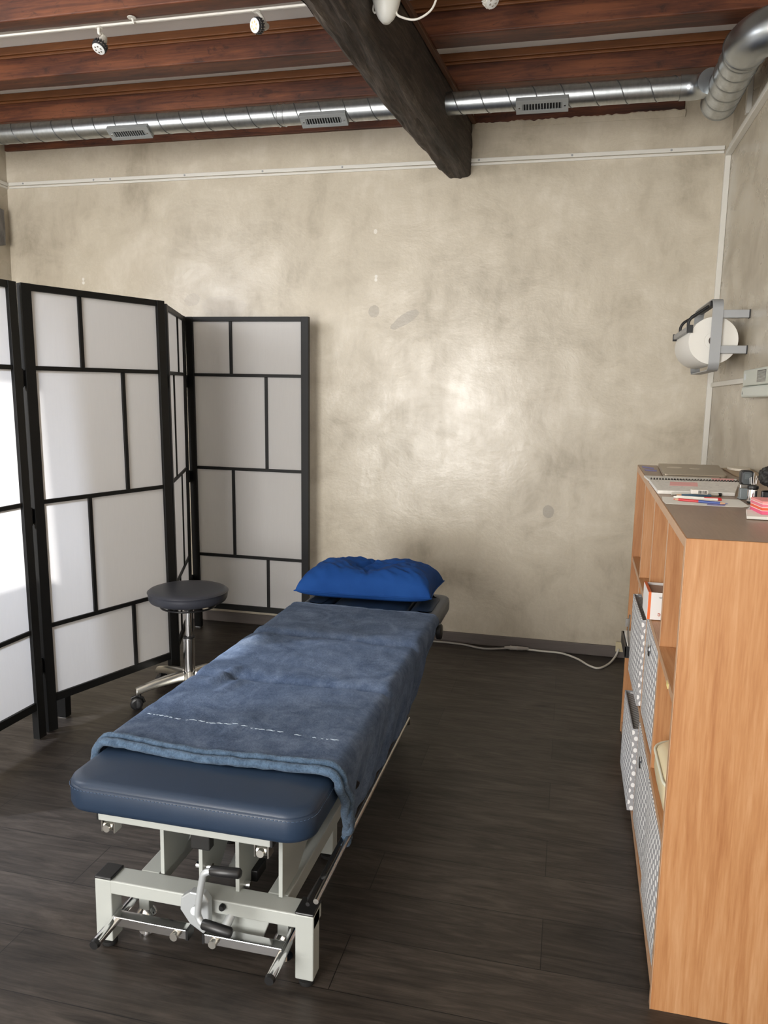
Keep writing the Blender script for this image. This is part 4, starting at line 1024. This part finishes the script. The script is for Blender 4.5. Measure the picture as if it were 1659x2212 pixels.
# stapler standing on its end
T = thing('stapler', 'dark grey stapler standing upright on the bookcase top, next to diary', 'stapler', (.485, -1.885, zt(-1.885)+.0006))
M_stg = plain('slate_plastic', (.075, .085, .09), .45); M_sts = plain('grey_plastic', (.20, .23, .24), .4)
b = nb(); prism(b, [(x, -.012, z+.051) for x, z in rrect(-.0165, .0165, -.010, .030, .009, 6)], (0, .030, 0)); obj('arm', b, M_black, T, bevel=.003, smooth=50)
b = nb(); prism(b, [(x, -.0135, z+.051) for x, z in rrect(-.0128, .0128, -.008, .026, .007, 6)], (0, .002, 0)); fa = obj('thumb_pad', b, M_stg, T, bevel=.001)
b = nb()
for k in range(4): box(b, -.007, .007, -.0143, -.0134, .058+k*.0035, .0592+k*.0035)
obj('rib', b, M_sts, fa)
b = nb(); box(b, -.0165, .012, -.010, .016, .031, .042); obj('magazine', b, M_steel, T, bevel=.002)
b = nb(); box(b, -.015, .010, -.009, .014, 0, .032); box(b, -.017, .012, -.012, .018, 0, .005); obj('base', b, M_sts, T, bevel=.003)
# chrome clip cup
T = thing('paper_clip_holder', 'small chrome cylinder with black top, before the stapler', 'holder', (.487, -1.962, zt(-1.962)+.0006))
b = nb(); lathe(b, [(.0125, .006), (.0125, .034), (.012, .0375)], seg=32); obj('body', b, M_chrome, T, smooth=40)
b = nb(); lathe(b, [(.0105, 0), (.0120, .002), (.0120, .006)], seg=32); obj('base', b, M_rubber, T, smooth=40)
b = nb(); lathe(b, [(.0125, .0375), (.0150, .041), (.0140, .047), (.008, .050), (.001, .0505)], seg=32); obj('magnet_top', b, M_black, T, smooth=40)
b = nb()
for a, h in ((.3, .075), (1.4, .082), (2.6, .070)): tube(b, [(.004*cos(a), .004*sin(a), .049), (.007*cos(a), .007*sin(a), h), (.010*cos(a), .010*sin(a), h-.003), (.008*cos(a), .008*sin(a), .052)], .0009, 6)
obj('paper_clip', b, M_chrome, T)
# pen pot with black bundle
T = thing('pen_pot', 'black pen pot at the right edge of the photo, behind the pink note cube', 'pot', (.540, -1.985, zt(-1.985)+.0006))
b = nb(); lathe(b, [(.034, 0), (.036, .002), (.036, .036), (.034, .036), (.034, .006), (.001, .006)], seg=32, cap=False); obj('pot', b, M_black, T, smooth=40)
b = nb(); box(b, -.0215, -.0185, -.03, -.0285, .02, .032); 
for x, y, z in ((-.012, -.010, .034), (.004, .012, .033), (.016, -.004, .034)): tube(b, [(x*.6, y*.6, .008), (x, y, z)], .0038, 10)
obj('pen', b, M_chrome, T, smooth=40)
T2 = thing('rumpled_pouch', 'black rumpled bundle on top of the pen pot', 'pouch', (.532, -1.975, zt(-1.98)+.078))
b = nb(); bmesh.ops.create_icosphere(b, subdivisions=5, radius=1)
for v_ in b.verts:
    c = v_.co.copy(); k = 1+.22*noise.noise(c*1.7)+.14*abs(noise.noise(c*4.2+Vector((2, 0, 0))))+.05*noise.noise(c*10)
    v_.co = Vector((c.x*.032*k, c.y*.030*k, c.z*.030*k))
obj('bundle', b, plain('black_cloth', (.018, .017, .016), .6, bump=.3, bs=220), T2, smooth=180)
b = nb(); tube(b, smooth_path([(-.03, -.012, .01), (-.020, -.030, .004), (.0, -.036, .006), (.02, -.030, .002)]), .0022, 8); obj('strap', b, M_black, T2, smooth=180)
# note cube on white pad
tag(quad_slab('writing_pad', [(.438, -2.135), (.4175, -2.246), (.640, -2.246), (.640, -2.120)], .007, M_paper, .0012, bevel=.0008), 'white pad of paper under the pink note cube', 'pad')
T = thing('note_cube', 'pink and coral striped cube of sticky notes on white pad', 'note cube', (.456, -2.214, zt(-2.214)+.0086))
LAY = [('pink_layer', (.80, .13, .25), .0085), ('white_layer', (.85, .76, .72), .0015), ('coral_layer', (.85, .14, .07), .0062), ('white_layer', (.85, .76, .72), .0015), ('rose_layer', (.82, .22, .29), .0070), ('white_layer', (.85, .76, .72), .0015), ('salmon_layer', (.85, .34, .33), .0055)]
z = 0; Mx = Matrix.Rotation(radians(4), 4, 'Z'); mats = {}
for nm, c, h_ in LAY:
    if nm not in mats: mats[nm] = plain('note_'+nm, c, .8)
    b = nb(); box(b, 0, .078, 0, .092, z, z+h_, Mx); obj(nm, b, mats[nm], T); z += h_

# ------------------------------------------------------------------ paper roll holder on the right wall
RX, RZ, RR = .556, 1.617, .096
T = thing('paper_roll_holder', 'grey metal couch-roll holder with black levers on right wall', 'holder', (XR, -.5, RZ))
def P(n_, bb, mm, par=None, **k):
    par = par or T; o = obj(n_, bb, mm, par, **k); sub(o, *T.location) ; return o
b = nb(); lp_ = rrect(-.760, -.262, 1.494, 1.784, .040, 8); n_ = len(lp_)
out_ = [[b.verts.new((x, y, z)) for (y, z) in pts] for x, pts in ((.540, lp_), (.581, lp_))]
ip = rrect(-.756, -.266, 1.498, 1.780, .036, 8); in_ = [[b.verts.new((x, y, z)) for (y, z) in ip] for x in (.540, .581)]
for i in range(n_):
    j = (i+1) % n_
    b.faces.new((out_[0][i], out_[0][j], out_[1][j], out_[1][i])); b.faces.new((in_[0][i], in_[1][i], in_[1][j], in_[0][j]))
    b.faces.new((out_[0][i], in_[0][i], in_[0][j], out_[0][j])); b.faces.new((out_[1][i], out_[1][j], in_[1][j], in_[1][i]))
P('frame', b, M_grey, smooth=40)
for y in (-.755, -.300):
    for z_ in (1.722, 1.580):
        b = nb(); box(b, .579, XR-.004, y, y+.028, z_-.016, z_+.016); ar = P('wall_arm', b, M_grey, bevel=.002)
        b = nb(); box(b, XR-.004, XR-.0008, y-.001, y+.029, z_-.017, z_+.017); P('arm_end', b, M_black)
b = nb(); tube(b, [(RX+.004, -.755, RZ), (RX+.004, -.268, RZ)], .010, 14); P('axle', b, M_steel, smooth=40)
b = nb(); box(b, .452, .470, -.735, -.285, 1.655, 1.676); cb = P('tear_bar', b, M_grey, bevel=.002)
b = nb()
for y0 in (-.738, -.285): box(b, .449, .473, y0, y0+.004, 1.648, 1.680)
P('bar_end_cap', b, M_black)
b = nb()
for y in (-.665, -.42): tube(b, smooth_path([(.463, y, 1.674), (.464, y, 1.698), (.476, y, 1.719), (.500, y, 1.735), (.541, y, 1.764)], 6), .0062, 10)
P('lever', b, M_black, smooth=180)
b = nb(); box(b, .536, .560, -.70, -.38, 1.758, 1.778); P('lever_hinge', b, M_black, bevel=.003)
T3 = thing('paper_roll', 'white roll of couch paper held in the grey wall holder', 'paper roll', (RX, -.5, RZ))
b = nb(); lathe(b, [(.018, -.730), (.030, -.7305), (.0335, -.730), (.0345, -.731), (RR-.0006, -.731), (RR, -.7300), (RR, -.292), (RR-.001, -.291), (.018, -.291)], (RX, 0, RZ), 72, 'Y', cap=False)
q = N('roll_paper'); s3 = q.sep(q.obj()); rad = q.math('SQRT', q.math('ADD', q.math('MULTIPLY', s3[0], s3[0]), q.math('MULTIPLY', s3[2], s3[2])))
rn = q.noise(rad, 900, 2); rn2 = q.n('ShaderNodeTexNoise'); rn2.noise_dimensions = '1D'; q.put(rn2.inputs['W'], q.math('MULTIPLY', rad, 700))
q.set(Base_Color=q.ramp(rn2.outputs['Fac'], [(.3, (.76, .74, .68)), (.7, (.83, .81, .76))]), Roughness=.85); M_roll = q.m
o = obj('paper', b, M_roll, T3, smooth=40); sub(o, *T3.location)
b = nb(); lathe(b, [(.0125, -.733), (.0178, -.733), (.0178, -.289), (.0125, -.289), (.0125, -.733)], (RX, 0, RZ), 30, 'Y', cap=False); o = obj('core', b, plain('cardboard_core', (.10, .08, .07), .8), T3, smooth=40); sub(o, *T3.location)

# ------------------------------------------------------------------ wall device at the right edge
T = thing('room_thermostat', 'pale grey-green wall box with small dark display at right edge', 'thermostat', (XR, -1.0, 1.44))
M_thermo = plain('pale_green_grey_plastic', (.55, .58, .52), .4)
b = nb(); box(b, -.030, -.0008, -.32, .135, -.010, .052); fr = obj('upper_cover', b, M_thermo, T, bevel=.005)
b = nb(); box(b, -.034, -.0008, -.32, .130, -.054, -.0115); obj('lower_flap', b, plain('pale_grey_plastic', (.58, .62, .57), .35), T, bevel=.007)
b = nb(); box(b, -.0308, -.030, -.235, -.105, .0, .042); obj('display', b, plain('dark_display', (.03, .035, .035), .2), fr)
b = nb()
for k in range(9): box(b, -.0312, -.0307, -.23, -.11, .003+k*.0042, .0042+k*.0042)
obj('grille_line', b, M_thermo, fr)
b = nb()
for k in range(5): box(b, -.0305, -.0299, .085+.007*k, .088+.007*k, .012+.004*(k % 2), .040-.005*(k % 3))
obj('embossed_mark', b, M_silver, fr)
b = nb(); prism(b, [(-.0345, .098, -.042), (-.0345, .108, -.042), (-.0345, .103, -.030)], (.001, 0, 0)); obj('arrow_mark', b, M_ink, fr)

# ------------------------------------------------------------------ power lead on the floor along the back wall
T = thing('power_lead', 'white power lead with in-line connector on the floor between bed and bookcase', 'cable')
M_lead = plain('white_cable', (.62, .59, .53), .5); M_lead2 = plain('grey_cable', (.33, .31, .29), .5)
b = nb(); tube(b, smooth_path([(-.78, -.06, .006), (-.69, -.038, .006), (-.52, -.045, .006), (-.40, -.085, .006), (-.275, -.052, .008)], 8), .0055, 10); obj('cable', b, M_lead2, T, smooth=180)
b = nb(); tube(b, smooth_path([(-.16, -.040, .009), (-.06, -.036, .006), (.02, -.040, .006), (.10, -.105, .006), (.165, -.205, .006), (.212, -.228, .006), (.262, -.150, .006), (.300, -.060, .02), (.318, -.028, .055)], 8), .0055, 10); obj('cable', b, M_lead, T, smooth=180)
b = nb(); A, B_ = Vector((-.285, -.054, .0135)), Vector((-.155, -.040, .0135)); d = B_-A
tube(b, [A+d*t for t in (0, .22, .24, .28, .30, .50, .51, .55, .56, .76, .78, 1)], [.007, .010, .0125, .0125, .0115, .0115, .0125, .0125, .0115, .0105, .009, .007], 14); obj('connector', b, plain('grey_connector', (.38, .35, .32), .5), T, smooth=40)
T = thing('wall_socket', 'small cream socket on the skirting beside the far end of bookcase', 'socket', (.33, -.012, .05))
b = nb(); box(b, -.028, .040, -.016, -.0008, -.012, .040); obj('plate', b, plain('cream_socket', (.60, .52, .34), .45), T, bevel=.003)

# ------------------------------------------------------------------ pieces that lie apart become parts of their own
import numpy as np
def split_apart(o):
    me = o.data; nv = len(me.vertices)
    if nv == 0: return
    par = list(range(nv))
    def find(a):
        while par[a] != a: par[a] = par[par[a]]; a = par[a]
        return a
    for e in me.edges:
        a, c = find(e.vertices[0]), find(e.vertices[1])
        if a != c: par[a] = c
    roots = {}; isl = [roots.setdefault(find(i), len(roots)) for i in range(nv)]; k = len(roots)
    if k < 2 or k > 60: return
    pts = np.array([v_.co[:] for v_ in me.vertices]); isl = np.array(isl)
    lo = np.array([pts[isl == i].min(0) for i in range(k)]); hi = np.array([pts[isl == i].max(0) for i in range(k)]); size = (hi-lo).max(1)
    pp = list(range(k))
    def f2(a):
        while pp[a] != a: a = pp[a]
        return a
    for i in range(k):
        for j in range(i+1, k):
            gap = np.maximum(0, np.maximum(lo[i]-hi[j], lo[j]-hi[i]))
            if sqrt((gap**2).sum()) <= max(.02, .5*max(size[i], size[j])): pp[f2(i)] = f2(j)
    groups = {}
    for i in range(k): groups.setdefault(f2(i), []).append(i)
    if len(groups) < 2: return
    gl = list(groups.values())
    for gi, g in enumerate(gl):
        keep = set(np.nonzero(np.isin(isl, g))[0].tolist())
        bb = bmesh.new(); bb.from_mesh(me); bb.verts.ensure_lookup_table()
        bmesh.ops.delete(bb, geom=[v_ for v_ in bb.verts if v_.index not in keep], context='VERTS')
        if gi == 0: first = bb
        else:
            c = o.copy(); c.data = me.copy(); bb.to_mesh(c.data); bb.free(); COL.objects.link(c)
    first.to_mesh(me); first.free()
for o in list(COL.objects):
    if o.type == 'MESH' and o.parent and o.name.split('.')[0] not in ('handwriting', 'stitching', 'pressed_line', 'led'): split_apart(o)
